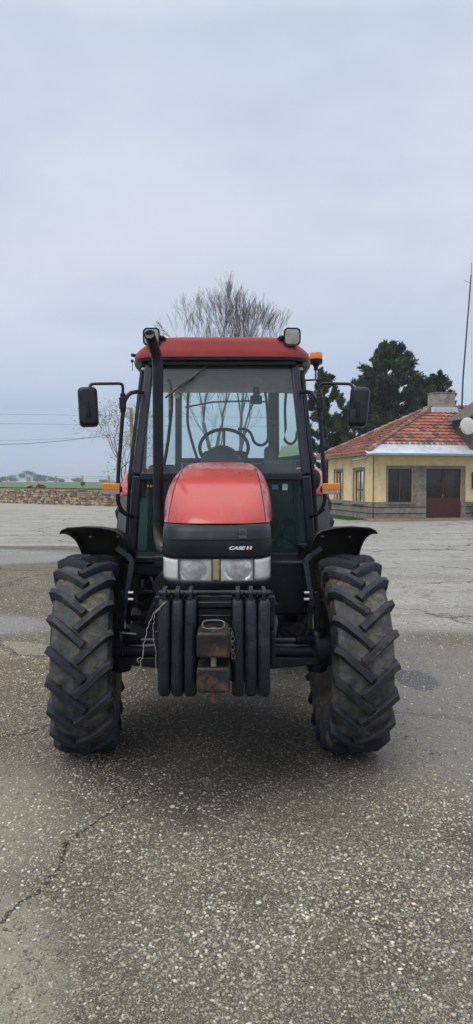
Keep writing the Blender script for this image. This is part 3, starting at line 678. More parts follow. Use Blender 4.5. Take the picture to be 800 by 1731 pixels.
# ---- cab
def PT(x, y, z): return Vector((x, y, z))
A = [(.535, 1.00, 2.49), (.603, .78, 1.66), (.645, .80, 1.075)]
for s in (-1, 1):
    g = MB()
    for a, b in zip(A[:-1], A[1:]): g.beam((s * a[0], a[1], a[2]), (s * b[0], b[1], b[2]), .062, .07)
    g.build('front_pillar', FRAME, T, bevel=.012)
    g = MB()
    D = [(.600, 1.06, 2.47), (.668, .86, 1.66), (.70, .88, 1.10)]
    for a, b in zip(D[:-1], D[1:]): g.beam((s * a[0], a[1], a[2]), (s * b[0], b[1], b[2]), .022, .04)
    g.beam((s * .70, .88, 1.10), (s * .74, 1.62, 1.10), .03, .04, up=(0, 0, 1)); g.beam((s * .60, 1.06, 2.46), (s * .66, 1.62, 2.46), .03, .04, up=(0, 0, 1)); g.beam((s * .665, 1.62, 2.46), (s * .74, 1.62, 1.10), .03, .04)
    dr = g.build('door', FRAME, T, bevel=.004)
    g = MB(); g.add([(s * .602, 1.06, 2.46), (s * .668, .87, 1.66), (s * .70, .89, 1.11), (s * .74, 1.61, 1.11), (s * .665, 1.61, 2.46)], [(0, 1, 2, 3, 4)]); g.build('door_glass', SGLASS, dr, smooth=0, fix=False)
    g = MB(); g.beam((s * .65, 1.66, 2.47), (s * .715, 1.68, 1.08), .06, .06); g.build('middle_pillar', FRAME, T, bevel=.01)
    g = MB(); g.beam((s * .43, 2.33, 2.47), (s * .44, 2.36, 1.08), .06, .06); g.build('rear_pillar', FRAME, T, bevel=.01)
    g = MB(); g.add([(s * .65, 1.68, 2.46), (s * .69, 1.70, 1.74), (s * .46, 2.33, 1.74), (s * .455, 2.31, 2.46)], [(0, 1, 2, 3)]); g.build('quarter_glass', SGLASS, T, smooth=0, fix=False)
    g = MB(); g.add([(s * .69, 1.69, 1.73), (s * .72, 1.70, 1.08), (s * .47, 2.36, 1.08), (s * .46, 2.34, 1.73)], [(0, 1, 2, 3)]); o = g.build('quarter_panel', INTER, T, smooth=0); m_ = o.modifiers.new('t', 'SOLIDIFY'); m_.thickness = .03
    g = MB(); g.add([(s * .27, .78, 1.63), (s * .27, .80, 1.10), (s * .62, .81, 1.10), (s * .59, .79, 1.63)], [(0, 1, 2, 3)]); g.build('lower_front_glass', LGLASS, T, smooth=0, fix=False)
g = MB(); g.box(-.58, .58, .745, .80, 1.625, 1.682); g.build('cowl_bar', FRAME, T, bevel=.01)
g = MB(); g.box(-.66, .66, .76, .82, 1.055, 1.105); g.box(-.66, .66, .80, 2.36, 1.03, 1.07); g.build('cab_floor', BLACK, T, bevel=.01)
g = MB(); g.beam((-.56, 1.01, 2.485), (.56, 1.01, 2.485), .06, .07, up=(0, 0, 1)); g.box(-.54, .54, .935, .99, 2.468, 2.515)
for s in (-1, 1): g.beam((s * .57, 1.0, 2.48), (s * .65, 1.66, 2.48), .05, .04, up=(0, 0, 1)); g.beam((s * .65, 1.66, 2.48), (s * .45, 2.33, 2.48), .05, .04, up=(0, 0, 1))
g.box(-.45, .45, 2.30, 2.35, 2.45, 2.51); g.build('header_frame', BLACK, T, bevel=.006)
g = MB(); g.add([(-.505, .985, 2.47), (-.575, .765, 1.68), (.575, .765, 1.68), (.505, .985, 2.47)], [(0, 1, 2, 3)]); g.build('windscreen', GLASS, T, smooth=0, fix=False)
g = MB(); g.add([(-.405, 2.335, 2.45), (-.405, 2.35, 1.83), (.405, 2.35, 1.83), (.405, 2.335, 2.45)], [(0, 1, 2, 3)]); g.build('rear_window', SGLASS, T, smooth=0, fix=False)
g = MB(); g.box(-.405, .405, 2.31, 2.37, 1.79, 1.84); g.box(-.40, .40, 2.32, 2.36, 1.08, 1.788); g.build('rear_panel', INTER, T, bevel=.006)
g = MB(); g.box(-.60, .60, .99, 2.3, 2.44, 2.462); g.ball((.02, 1.5, 2.44), .30, .3, .06, 20, 8, z0=-90, z1=0); g.build('headliner', mat('grey_headliner', (.62, .66, .66), .85), T, bevel=.01)

# roof
def sup(hx, hy, cy, z, n=4.6, m=56):
    o = []
    for k in range(m):
        a = 2 * math.pi * k / m; c, s = math.cos(a), math.sin(a)
        o.append(Vector((hx * math.copysign(abs(c) ** (2 / n), c), cy + hy * math.copysign(abs(s) ** (2 / n), s), z)))
    return o
g = MB(); g.loft([sup(.650, .770, 1.69, 2.520, 7), sup(.670, .79, 1.69, 2.524, 7), sup(.676, .792, 1.69, 2.545, 7), sup(.665, .790, 1.69, 2.575, 7), sup(.632, .785, 1.69, 2.605, 7), sup(.585, .782, 1.69, 2.632, 8), sup(.53, .778, 1.69, 2.655, 9), sup(.495, .770, 1.69, 2.666, 9), sup(.47, .76, 1.69, 2.670, 9), sup(.3, .60, 1.70, 2.676, 6)])
rf = g.build('cab_roof', ROOFRED, T, smooth=50)
g = MB(); g.loft([sup(.655, .775, 1.69, 2.496, 7), sup(.676, .795, 1.69, 2.500, 7), sup(.678, .797, 1.69, 2.519, 7), sup(.65, .77, 1.69, 2.521, 7)], caps=False); g.build('roof_rim', BLACK, rf, smooth=50)
g = MB(); g.loft([sup(.662, .78, 1.69, 2.504, 7), sup(.655, .775, 1.69, 2.515, 7)]); g.build('roof_lining', LINER, rf, smooth=30)

# work lights
for s in (-1, 1):
    W = empty('work_light', (s * .512, .90, 2.668), 0, T); W.rotation_euler = (R(4), 0, R(s * 3))
    g = MB(); fr = [Vector((x, 0, z)) for x, z in rrect(.062, .064, .032)]
    rr = [fr, [p + Vector((0, .02, 0)) for p in fr], [Vector((p.x * .75, .075, p.z * .75)) for p in fr]]
    g.loft([[Vector((p.x * .86, .006, p.z * .86)) for p in fr]] + rr); g.build('housing', BLKPL, W, smooth=40)
    g = MB(); lr = [Vector((x, 0, z)) for x, z in rrect(.053, .055, .027)]
    g.loft([[Vector((p.x * f, -.006 * (1 - f * f) - .001 + (.006 if f == 1 else 0), p.z * f)) for p in lr] for f in (.05, .4, .75, .95, 1.0)]); g.build('lens', mat('work_lamp_glass' + str(s), (.36, .36, .33), .15, var=.25, scale=14, coat=.6, bump=.3, bscale=40), W, smooth=50)
    g = MB(); g.beam((-s * .06, .03, 0), (-s * .10, .03, -.02), .03, .03); g.ball((-s * .078, .02, -.008), .02, .02, .02, 8, 6); g.build('mount', BLACK, W)
# beacon
B = empty('warning_beacon', (.752, 1.5, 2.40), 0, T)
g = MB(); g.lathe([(.205, 0), (.205, .045), (.21, .052), (.245, .053), (.26, .048), (.262, .0)], 28, 'z'); g.build('dome', AMBER, B)
g = MB(); g.lathe([(.15, 0), (.15, .022), (.165, .03), (.17, .05), (.205, .054), (.206, 0)], 28, 'z'); g.tube([(0, 0, .12), (0, 0, .15)], .018, 10); g.tube([(-.10, 0, .04), (.04, 0, .045)], .008, 8); g.build('base', BLACK, B)
g = MB(); g.tube([(-.002, 0, .04), (0, 0, .13)], .010, 10); g.build('stem', STEEL, B)
# small lamp peg on the left of roof
g = MB(); g.tube([(-.66, 1.15, 2.575), (-.69, 1.13, 2.578)], .013, 10); g.ball((-.683, 1.12, 2.53), .013, .01, .013, 8, 6); g.tube([(-.683, 1.12, 2.53), (-.683, 1.12, 2.455)], .0025, 6); g.build('aerial_mount', BLACK, T)

# exhaust
g = MB(); pts = [(-.428, .56, 1.33), (-.428, .56, 2.38), (-.430, .555, 2.44), (-.440, .535, 2.49), (-.452, .500, 2.535), (-.462, .455, 2.568), (-.466, .42, 2.583)]
g.tube(pts, .0365, 22, caps=False); g.tube([pts[-1], (-.464, .46, 2.564)], [.031, .030], 18); ex = g.build('exhaust_pipe', BLACK, T, smooth=50)
g = MB(); g.ball((-.466, .424, 2.582), .029, .006, .029, 16, 8); g.build('pipe_mouth', mat('soot', (.004, .004, .004), .95), ex)
g = MB(); g.tube([(-.428, .56, 1.305), (-.428, .56, 1.335)], .039, 18); g.box(-.442, -.415, .505, .53, 1.30, 1.335); g.build('clamp', RUST, ex)
g = MB(); g.tube(arc([(-.428, .56, 1.33), (-.428, .56, 1.18), (-.36, .50, 1.14), (-.25, .45, 1.14)]), .035, 16); g.build('elbow', mat('dull_pipe', (.12, .11, .11), .5, .5, dirt=(.15, .08, .05), dirt_amt=.3), ex)

# mirrors and their arms, with indicators
for s in (-1, 1):
    M_ = empty('mirror_arm', (0, 0, 0), 0, T)
    g = MB(); g.tube(arc([(s * .575, .88, 2.262), (s * .60, .80, 2.262), (s * .672, .70, 2.225), (s * .690, .70, 2.10), (s * .728, .70, 1.62), (s * .730, .70, 1.43), (s * .665, .72, 1.375), (s * .60, .80, 1.355)], 7), .0145, 12); g.build('stay', BLACK, M_, smooth=50)
    g = MB(); g.tube(arc([(s * .690, .70, 2.12), (s * .688, .70, 2.285), (s * .655 if False else s * .70, .70, 2.302), (s * .90, .69, 2.298), (s * .915, .68, 2.285), (s * .925, .66, 2.15), (s * .925, .66, 2.13)], 6), .0105, 10); g.build('top_arm', BLACK, M_, smooth=50)
    g = MB(); g.box(min(s * .668, s * .712), max(s * .668, s * .712), .675, .725, 2.12, 2.205); g.tube([(s * .690, .70, 2.10), (s * .689, .70, 2.235)], .019, 12); g.build('clamp', BLACK, M_, bevel=.006)
    hs = MB(); pr = rrect(.068, .140, .034, 6); rg = []
    for yy, f in ((-.038, .55), (-.036, .72), (-.028, .88), (-.012, .97), (.012, 1.0), (.022, 1.0), (.024, .96)): rg.append([Vector((x * f if f > .9 else x * f, yy, z * (1 - (1 - f) * .45))) for x, z in pr])
    hs.loft(rg); ho = hs.build('mirror_housing', BLKPL, M_, smooth=50); ho.location = (s * (.930 if s < 0 else .962), .69, 2.138); ho.rotation_euler = (R(-3), R(-3 if s < 0 else 5), R(s * -10))
    g = MB(); g.loft([[Vector((x * .90, .0245, z * .95)) for x, z in pr], [Vector((x * .9, .027, z * .95)) for x, z in pr]]); g.build('mirror_glass', MIRROR, ho)
    g = MB(); g.tube([(-.006, -.045, .03), (-.004, -.047, -.02), (0, -.036, -.075)], [.011, .012, .016], 10); g.tube([(.022, -.044, .01), (.022, -.036, .01)], .010, 12); g.build('pivot', BLACK, ho)
    L = empty('indicator', (s * .765, .66, 1.562), 0, T)
    g = MB(); pf = rrect(.062, .024, .008, 3); g.loft([[Vector((x * .92, -.034, z * .9)) for x, z in pf], [Vector((x, -.028, z)) for x, z in pf], [Vector((x, .0, z)) for x, z in pf]]); g.build('amber_lens', AMBER, L, loc=(0, 0, .018), bevel=.002)
    g = MB(); g.loft([[Vector((x * .9, -.032, z * .6)) for x, z in pf], [Vector((x * .97, -.026, z * .7)) for x, z in pf], [Vector((x * .97, .0, z * .7)) for x, z in pf]]); g.build('clear_lens', mat('grey_lens' + str(s), (.36, .34, .33), .25, var=.2, scale=30, coat=.4), L, loc=(0, 0, -.017))
    g = MB(); g.box(-.060, .060, .0, .016, -.032, .04); g.box(-s * .055 - .012, -s * .055 + .012, .0, .05, -.02, .02); g.build('back_plate', BLACK, L, bevel=.003)

# wiper
Wp = empty('wiper', (0, 0, 0), 0, T)
g = MB(); g.tube([(-.10, .945, 2.475), (-.20, .925, 2.385), (-.32, .90, 2.30)], .007, 8); g.build('wiper_arm', BLACK, Wp)
g = MB(); g.tube([(-.17, .935, 2.42), (-.41, .885, 2.225)], .009, 6); g.tube([(-.20, .93, 2.375), (-.30, .90, 2.30)], .006, 6); g.build('wiper_blade', BLACK, Wp)

# cab interior
SW = empty('steering_wheel', (.004, 1.56, 1.90), 0, T); SW.rotation_euler = (R(52), 0, 0)
g = MB(); g.tube([(.20 * math.cos(2 * math.pi * k / 40), .20 * math.sin(2 * math.pi * k / 40), 0) for k in range(41)], .015, 10, caps=False); g.build('wheel_rim', BLKPL, SW)
g = MB()
for a in (90, 210, 330): g.tube([(0, 0, -.03), (.195 * math.cos(R(a)), .195 * math.sin(R(a)), 0)], .010, 8)
g.ball((0, 0, -.03), .045, .045, .025, 14, 8); g.tube([(0, 0, -.03), (0, 0, -.35)], .03, 12); g.build('spokes', BLKPL, SW)
g = MB(); g.ball((-.008, 1.22, 1.70), .175, .22, .20, 28, 14, z0=-20, z1=90); g.box(-.17, .15, 1.08, 1.35, 1.1, 1.70); g.build('dashboard', mat('dash_plastic', (.045, .052, .055), .6), T, bevel=.02)
st = MB(); st.box(-.22, .22, 1.85, 2.22, 1.42, 1.54); o = st.build('driver_seat', SEAT, T, bevel=.04)
g = MB(); g.box(-.21, .21, 2.12, 2.24, 1.50, 1.90); g.build('seat_back', SEAT, o, bevel=.05)
g = MB(); g.box(-.15, .15, 1.9, 2.15, 1.07, 1.42); g.build('seat_base', INTER, o, bevel=.02)
g = MB(); g.box(.30, .58, 1.6, 2.25, 1.3, 1.70); g.box(.33, .40, 1.35, 1.5, 1.5, 1.90); g.box(.30, .56, 1.05, 1.22, 1.66, 1.78); g.build('side_console', INTER, T, bevel=.03)
g = MB(); g.box(-.58, -.30, 1.6, 2.25, 1.3, 1.66); g.box(-.56, -.34, 1.05, 1.22, 1.66, 1.745); g.build('side_console', INTER, T, bevel=.03)
g = MB(); g.tube(arc([(-.335, 2.24, 2.44), (-.345, 2.24, 2.15), (-.29, 2.2, 1.95), (-.24, 2.15, 1.80)]), .013, 10); g.tube(arc([(.37, 2.24, 2.44), (.39, 2.24, 2.30), (.40, 2.22, 1.96), (.27, 2.2, 1.945), (.235, 2.2, 2.10), (.12, 2.2, 2.10)]), .013, 10); g.build('grab_rail', BLKPL, T, smooth=50)
g = MB(); g.tube([(-.34, 1.9, 2.265), (-.1, 1.9, 2.31), (.24, 1.85, 2.315), (.38, 1.9, 2.31)], .008, 8); g.box(.225, .325, 1.80, 1.86, 2.285, 2.355); g.box(.25, .305, 1.80, 1.86, 2.355, 2.43); g.build('rear_view_mirror', BLKPL, T, bevel=.006)
g = MB(); g.tube(arc([(-.43, 1.35, 2.43), (-.405, 1.33, 2.36), (-.40, 1.3, 2.2), (-.43, 1.25, 1.9), (-.47, 1.2, 1.66)]), .013, 8); g.box(-.425, -.40, 1.28, 1.32, 2.10, 2.22); g.build('door_handle_rail', BLACK, T)
for x, m_ in ((-.525, mat('pink_sticker', (.6, .3, .32), .5)), (-.502, mat('yellow_sticker', (.45, .42, .10), .5))):
    g = MB(); g.lathe([(-.004, 0), (-.004, .008), (.002, .009)], 10, 'y', (x, .775, 1.585)); g.build('sticker', m_, T)
g = MB(); g.box(.435, .472, .778, .781, 1.555, 1.60); g.build('sticker', mat('teal_sticker', (.30, .52, .48), .5), T)
g = MB(); g.box(.36, .405, .778, .781, 1.56, 1.595); g.build('sticker', mat('blue_sticker', (.05, .16, .25), .5), T)
# air freshener hanging in the cab
AF = tag(empty('air_freshener', (TX - .365, TY + 1.12, 2.27)), 'small yellow disc and orange strip hanging inside the windscreen of the tractor cab', 'air freshener')
g = MB(); g.lathe([(-.003, 0), (-.003, .022), (.003, .022), (.003, 0)], 20, 'y', (.02, 0, 0)); g.tube([(.02, 0, .02), (.02, 0, .17)], .0015, 5); g.build('disc', mat('yellow_card', (.55, .50, .12), .6), AF)
g = MB(); g.box(-.045, -.028, -.002, .002, -.11, .03); g.tube([(-.036, 0, .03), (-.036, 0, .17)], .0015, 5); g.build('strip', mat('orange_card', (.60, .25, .12), .6), AF)
# twine on the front weights
g = MB(); rnd = random.Random(9)
def wig(pts, r, j=.004):
    o = []
    for a, b in zip(pts[:-1], pts[1:]):
        for k in range(5): t = k / 5; o.append(Vector(a).lerp(Vector(b), t) + Vector((rnd.uniform(-j, j), rnd.uniform(-j, j), rnd.uniform(-j, j))))
    o.append(Vector(pts[-1])); g.tube(o, r, 5)
wig([(-.235, -.90, 1.035), (-.29, -.91, .98), (-.325, -.90, .90), (-.338, -.90, .83), (-.345, -.90, .78), (-.352, -.90, .755), (-.36, -.90, .72), (-.376, -.90, .685)], .0021)
wig([(-.24, -.90, 1.03), (-.285, -.915, .97), (-.295, -.91, .92), (-.293, -.91, .88), (-.284, -.91, .80), (-.283, -.91, .70)], .0016)
wig([(-.356, -.90, .762), (-.372, -.90, .755), (-.368, -.90, .735)], .0018, .002)
tag(g.build('twine', STRING, None, loc=(TX, TY, 0)), 'frayed pale twine hanging from the leftmost front weight of the tractor', 'twine')

# ================================================================== BUILDING
CREAM = mat('cream_render', (.86, .67, .36), .9, var=.06, scale=1.5, dirt=(.62, .50, .33), dirt_amt=.38, dirt_scale=1.6, bump=.1)
CAST = mat('grey_roughcast', (.25, .235, .20), .95, var=.28, scale=9, dirt=(.15, .14, .115), dirt_amt=.35, dirt_scale=2.5, bump=.9, bscale=30)
TILE = attrmat('clay_tile', .85, nvar=.3, nscale=7)
TIN = mat('tin_sheet', (.62, .68, .76), .4, .2, var=.08, scale=1.5, dirt=(.40, .42, .45), dirt_amt=.3, dirt_scale=2)
GUT = mat('zinc_gutter', (.26, .28, .30), .5, .5, var=.2, scale=3)
CONC = mat('old_concrete', (.34, .31, .27), .95, var=.2, scale=4, dirt=(.17, .155, .13), dirt_amt=.35, dirt_scale=3, bump=.4, bscale=15)
MAROON = mat('maroon_painted_steel', (.075, .020, .020), .45, var=.15, scale=4)
BROWN = mat('brown_window_frame', (.11, .055, .035), .6, var=.2)
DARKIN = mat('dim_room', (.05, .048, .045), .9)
WOODG = mat('weathered_board', (.13, .105, .085), .85, var=.3, scale=6, bump=.3)
DTIN = mat('dark_corrugated_sheet', (.10, .115, .125), .5, .3, var=.3, scale=4)
BA = math.atan2(.19, .98)
BL = tag(empty('farm_building', (6.0, 31.0, 0), BA), 'low cream building with red tiled hip roof, grey plinth and maroon double doors', 'building')
WH = 2.95; D_ = 6.3; Wd = 12.0
def wallrect(g, a0, a1, z0, z1, holes, axis, pos, th, mi=0):
    """wall panel split round rectangular holes; axis 'x': runs along x at y=pos"""
    xs = sorted({a0, a1, *[h[0] for h in holes], *[h[1] for h in holes]}); zs = sorted({z0, z1, *[min(max(h[k], z0), z1) for h in holes for k in (2, 3)]})
    for xa, xb in zip(xs[:-1], xs[1:]):
        for za, zb in zip(zs[:-1], zs[1:]):
            cx, cz = (xa + xb) / 2, (za + zb) / 2
            if any(h[0] < cx < h[1] and h[2] < cz < h[3] for h in holes): continue
            if axis == 'x': g.box(xa, xb, pos, pos + th, za, zb, mi)
            else: g.box(pos, pos + th, xa, xb, za, zb, mi)
fw = (.653, 1.80, .78, 2.27); fd = (2.44, 4.13, .03, 2.27)
sw = [(1.22, 2.45, .72, 2.22), (4.09, 5.20, .72, 2.22)]
wn = [(6.0, 7.2, .78, 2.27), (8.6, 9.8, .78, 2.27)]
g = MB(); wallrect(g, 0, Wd, .80, WH, [fw, fd] + wn, 'x', 0, .25); wallrect(g, .25, D_, .80, WH, sw, 'y', 0, .25)
g.box(Wd - .25, Wd, .25, D_, 0, WH); g.box(.25, Wd - .25, D_ - .25, D_, 0, WH); g.build('wall', CREAM, BL, smooth=0)
g = MB(); wallrect(g, -.04, Wd, 0, .80, [(h[0], h[1], h[2], h[3]) for h in (fw, fd)], 'x', -.04, .29); wallrect(g, .25, D_, 0, .80, [], 'y', -.04, .29)
# roughcast panel between window and door, and surrounds
g.box(1.86, 2.40, -.03, 0, .80, 2.27); g.box(.56, .648, -.03, 0, .80, 2.27); g.box(1.805, 1.858, -.03, .1, .80, 2.27); g.box(.56, 4.32, -.035, 0, 2.272, 2.40); g.box(4.14, 4.32, -.03, .12, .80, 2.27); g.box(2.402, 2.436, -.03, .12, .80, 2.27)
for h in sw: g.box(-.03, 0, h[0] - .13, h[0] - .002, .80, h[3]); g.box(-.03, 0, h[1] + .002, h[1] + .13, .80, h[3]); g.box(-.03, 0, h[0] - .13, h[1] + .13, h[3] + .002, h[3] + .13)
g.build('plinth', CAST, BL, smooth=0)
g = MB()
for z in (.28, .56):
    g.box(-.055, 2.40, -.052, -.042, z, z + .03); g.box(4.33, Wd, -.052, -.042, z, z + .03); g.box(-.052, -.042, -.042, D_, z, z + .03)
g.build('plinth_groove', mat('dark_joint', (.03, .028, .025), .9), BL, smooth=0)
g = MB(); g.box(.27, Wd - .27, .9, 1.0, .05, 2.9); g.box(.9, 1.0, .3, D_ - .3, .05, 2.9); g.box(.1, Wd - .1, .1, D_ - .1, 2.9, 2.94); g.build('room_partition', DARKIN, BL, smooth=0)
def window(h, axis, pos, bars, pane=WGLASS, sill=True, mid=None, name='window'):
    g = MB(); a0, a1, z0, z1 = h; t = .055
    def bx(u0, u1, w0, w1, d0=.10, d1=.15):
        if axis == 'x': g.box(u0, u1, pos + d0, pos + d1, w0, w1)
        else: g.box(pos + d0, pos + d1, u0, u1, w0, w1)
    bx(a0, a0 + t, z0, z1); bx(a1 - t, a1, z0, z1); bx(a0 + t, a1 - t, z0, z0 + t); bx(a0 + t, a1 - t, z1 - t, z1)
    for b in bars: u = a0 + (a1 - a0) * b; bx(u - t / 2, u + t / 2, z0 + t, z1 - t, .095, .148)
    if mid: w_ = z0 + (z1 - z0) * mid; bx(a0 + t, a1 - t, w_ - t / 2, w_ + t / 2, .104, .146)
    f = g.build(name, BROWN, BL, smooth=0)
    g = MB(); q = [(a0, z0), (a1, z0), (a1, z1), (a0, z1)]
    g.add([(u, pos + .125, v) if axis == 'x' else (pos + .125, u, v) for u, v in q], [(0, 1, 2, 3)]); g.build('pane', pane, f, smooth=0, fix=False)
    if sill:
        g = MB()
        if axis == 'x': g.box(a0 - .12, a1 + .12, pos - .12, pos + .09, z0 - .06, z0 - .003)
        else: g.box(pos - .12, pos + .09, a0 - .14, a1 + .14, z0 - .06, z0 - .003)
        g.build('sill', CAST, f, smooth=0)
window(fw, 'x', -.02, [.5]); window(sw[0], 'y', -.02, [.55], mid=.40); window(sw[1], 'y', -.02, [.55], mid=.40)
for h in wn: window(h, 'x', -.02, [.5])
# curtain / shelf glimpses behind the panes
CURT = mat('pale_curtain', (.32, .33, .34), .9, var=.3, scale=3)
for b_, nm in (((1.5, 2.0, .40, .42, .8, 1.35), 'curtain'), ((3.6, 4.0, .40, .42, .9, 2.2), 'curtain'), ((2.6, 3.2, .5, .6, 1.3, 1.34), 'shelf'), ((2.6, 3.2, .5, .6, 1.7, 1.74), 'shelf')):
    g = MB(); g.box(*b_); g.build(nm, CURT, BL, smooth=0)
dg = empty('double_door', (0, 0, 0), 0, BL)
for a0, a1 in ((2.44, 3.283), (3.287, 4.13)):
    g = MB(); g.box(a0, a1, .06, .11, .04, .98); t = .07
    g.box(a0, a0 + t, .06, .11, .98, 2.27); g.box(a1 - t, a1, .06, .11, .98, 2.27); g.box(a0 + t, a1 - t, .06, .11, 2.20, 2.27); g.box(a0 + .06, a1 - .06, .052, .06, .14, .88)
    l = g.build('door_leaf', MAROON, dg, bevel=.004)
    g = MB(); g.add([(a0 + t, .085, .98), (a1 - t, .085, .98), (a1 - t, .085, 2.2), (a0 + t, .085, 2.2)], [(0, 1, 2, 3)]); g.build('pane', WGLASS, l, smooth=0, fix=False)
g = MB(); g.tube([(3.25, .03, 1.0), (3.25, .03, 1.12)], .012, 8); g.build('handle', STEEL, dg)
# roof
ov = .50; ez = 2.95; ax, ay, az = 4.2, D_ / 2, 5.32
slope_f = (az - ez) / (ay + ov); 
E0 = Vector((-ov, -ov, ez)); E1 = Vector((-ov, D_ + ov, ez)); AP = Vector((ax, ay, az)); AP2 = Vector((Wd - 4.2, ay, az)); E2 = Vector((Wd + ov, -ov, ez)); E3 = Vector((Wd + ov, D_ + ov, ez))
def tiles(g, P0, P1, Q0, Q1, seed, courses=12, tw=.26, t0=0.0, th=.07):
    """courses of tiles between eave line P0-P1 and ridge line Q0-Q1"""
    rnd = random.Random(seed); n = (P1 - P0).cross(Q0 - P0).normalized()
    if n.z < 0: n = -n
    e = (P1 - P0).normalized(); up = n.cross(e).normalized()
    if up.z < 0: up = -up
    L = (Q0 - P0).dot(up); 
    for c in range(courses):
        u0 = L * (t0 + (1 - t0) * c / courses); u1 = min(L, L * (t0 + (1 - t0) * (c + 1) / courses) + .03)
        fa = u0 / L; fb = u1 / L
        sa, sb = P0.lerp(Q0, fa), P1.lerp(Q1, fa); wa = (sb - sa).length; s0 = (sa - P0).dot(e); s1 = s0 + wa
        ra, rb = (P0.lerp(Q0, fb) - P0).dot(e), (P1.lerp(Q1, fb) - P0).dot(e)
        k0 = math.floor(s0 / tw); k1 = math.ceil(s1 / tw)
        for k in range(k0, k1):
            a, b = k * tw, (k + 1) * tw
            if b <= s0 + .02 or a >= s1 - .02: continue
            a = max(a, s0); b = min(b, s1); a2, b2 = max(a, min(ra, b)), min(b, max(rb, a))
            q = rnd.random(); base = (.33, .12, .085)
            if q < .09: base = (.38, .22, .16)
            elif q < .22: base = (.16, .085, .06)
            elif q < .26: base = (.09, .075, .06)
            elif q < .5: base = (.38, .16, .12)
            f = rnd.uniform(.85, 1.15); tc = tuple(x * f for x in base); lift = rnd.uniform(0, .012)
            m = (a + b) / 2; m2 = (a2 + b2) / 2
            def pt(s, u, h): return P0 + e * s + up * u + n * h
            vs = [pt(a, u0, th + lift), pt(m, u0, th * .55 + lift), pt(b, u0, th + lift + .01), pt(a2, u1, .012), pt(m2, u1, .004), pt(b2, u1, .012), pt(a, u0, -.01), pt(m, u0, -.01), pt(b, u0, -.01)]
            g.add(vs, [(0, 1, 4, 3), (1, 2, 5, 4), (6, 7, 1, 0), (7, 8, 2, 1)], 0, tc)
g = MB(); u_t = .155
tiles(g, E0, E2, AP, AP2, 1, 12, t0=u_t); tiles(g, E1, E0, AP, AP, 2, 14); tiles(g, E3, E1, AP2, AP, 3, 14); tiles(g, E2, E3, AP2, AP2, 4, 14)
rf = g.build('roof', TILE, BL, smooth=0, fix=False)
g = MB()   # solid deck under the tiles
g.add([E0 + Vector((0, 0, -.10)), E1 + Vector((0, 0, -.10)), E3 + Vector((0, 0, -.1)), E2 + Vector((0, 0, -.1)), E0 + Vector((.0, .0, -.015)), E1 + Vector((0, 0, -.015)), E3 + Vector((0, 0, -.015)), E2 + Vector((0, 0, -.015)), AP + Vector((0, 0, -.02)), AP2 + Vector((0, 0, -.02))],
      [(0, 1, 2, 3), (0, 4, 5, 1), (1, 5, 6, 2), (2, 6, 7, 3), (3, 7, 4, 0), (4, 8, 5), (5, 8, 9, 6), (6, 9, 7), (7, 9, 8, 4)])
g.build('roof_deck', mat('eave_board', (.22, .17, .12), .9, var=.3), rf, smooth=0)
g = MB(); rnd = random.Random(4)
for P_, Q_ in ((E0, AP), (E1, AP), (AP, AP2), (AP2, E2), (AP2, E3)):
    n_ = int((Q_ - P_).length / .36)
    for k in range(n_):
        a = P_.lerp(Q_, k / n_) + Vector((0, 0, .06 + rnd.uniform(0, .015))); b = P_.lerp(Q_, (k + 1.08) / n_) + Vector((0, 0, .04))
        q = rnd.choice([(.30, .13, .08), (.33, .20, .14), (.20, .13, .10), (.36, .26, .20)]); i0 = len(g.f)
        g.tube([a, b], [.115, .10], 8); g.t[i0:] = [q] * (len(g.f) - i0)
g.build('ridge_tiles', TILE, rf, smooth=60, fix=False)
# tin strip over the front eave
f1 = u_t; Pa = E0.lerp(AP, f1); Pb = E2.lerp(AP2, f1)
g = MB(); rings = []; nn = 18
for k in range(nn + 1):
    x0 = E0.x - .12 + (E2.x - E0.x) * k / nn
    dz = .006 * (k % 2)
    rings.append([Vector((x0, -ov - .22, ez - .10)), Vector((x0, -ov - .22, ez - .03 + dz)), Vector((x0, -ov + .02, ez + .055 + dz)), Vector((max(x0, Pa.x - .05 + 0 * k), Pa.y + .12, Pa.z + .115 + dz))])
g.loft(rings, False, False); o = g.build('tin_eave', TIN, BL, smooth=20); m_ = o.modifiers.new('t', 'SOLIDIFY'); m_.thickness = .008
g = MB()
for y0, xa, xb in ((-ov - .28, -ov - .15, Wd + ov),):
    n_ = 9; ring0 = [Vector((0, y0 + .07 * math.cos(R(180 + 180 * k / n_)), ez - .10 + .075 * math.sin(R(180 + 180 * k / n_)))) for k in range(n_ + 1)]
    g.loft([[p + Vector((x, 0, 0)) for p in ring0] for x in (xa, xb)], False, False)
o = g.build('gutter', GUT, BL, smooth=50); m_ = o.modifiers.new('t', 'SOLIDIFY'); m_.thickness = .006
g = MB(); g.tube([(-ov + .02, -.42, 2.84), (-ov + .02, -.42, 2.72), (-ov - .05, -.45, 2.68), (-ov - .75, -.60, 2.58)], .045, 10); g.build('rainwater_spout', GUT, BL, smooth=50)
g = MB(); g.tube([(-.06, -.06, 2.85), (-.065, -.065, .1)], .022, 8); g.build('downpipe', mat('dark_cable', (.03, .025, .022), .7), BL)
g = MB(); g.box(-.4, Wd, -ov - .1, -.002, 2.86, 2.90); g.box(-ov + .05, -.002, 0.0, D_, 2.86, 2.90); g.build('soffit', CONC, BL, smooth=0)
# chimney
g = MB(); g.box(4.15, 5.25, 2.75, 3.45, 4.9, 5.98, 0); g.box(4.12, 5.28, 2.72, 3.48, 5.99, 6.03); ch = g.build('chimney', CONC, BL, bevel=.02)
g = MB(); g.prism([(2.66, 4.92), (2.745, 5.28), (2.745, 4.95)], 4.0, 5.4, 'x'); g.box(4.08, 5.32, 2.70, 3.5, 5.0, 5.32); g.build('flashing', TIN, ch, smooth=0)
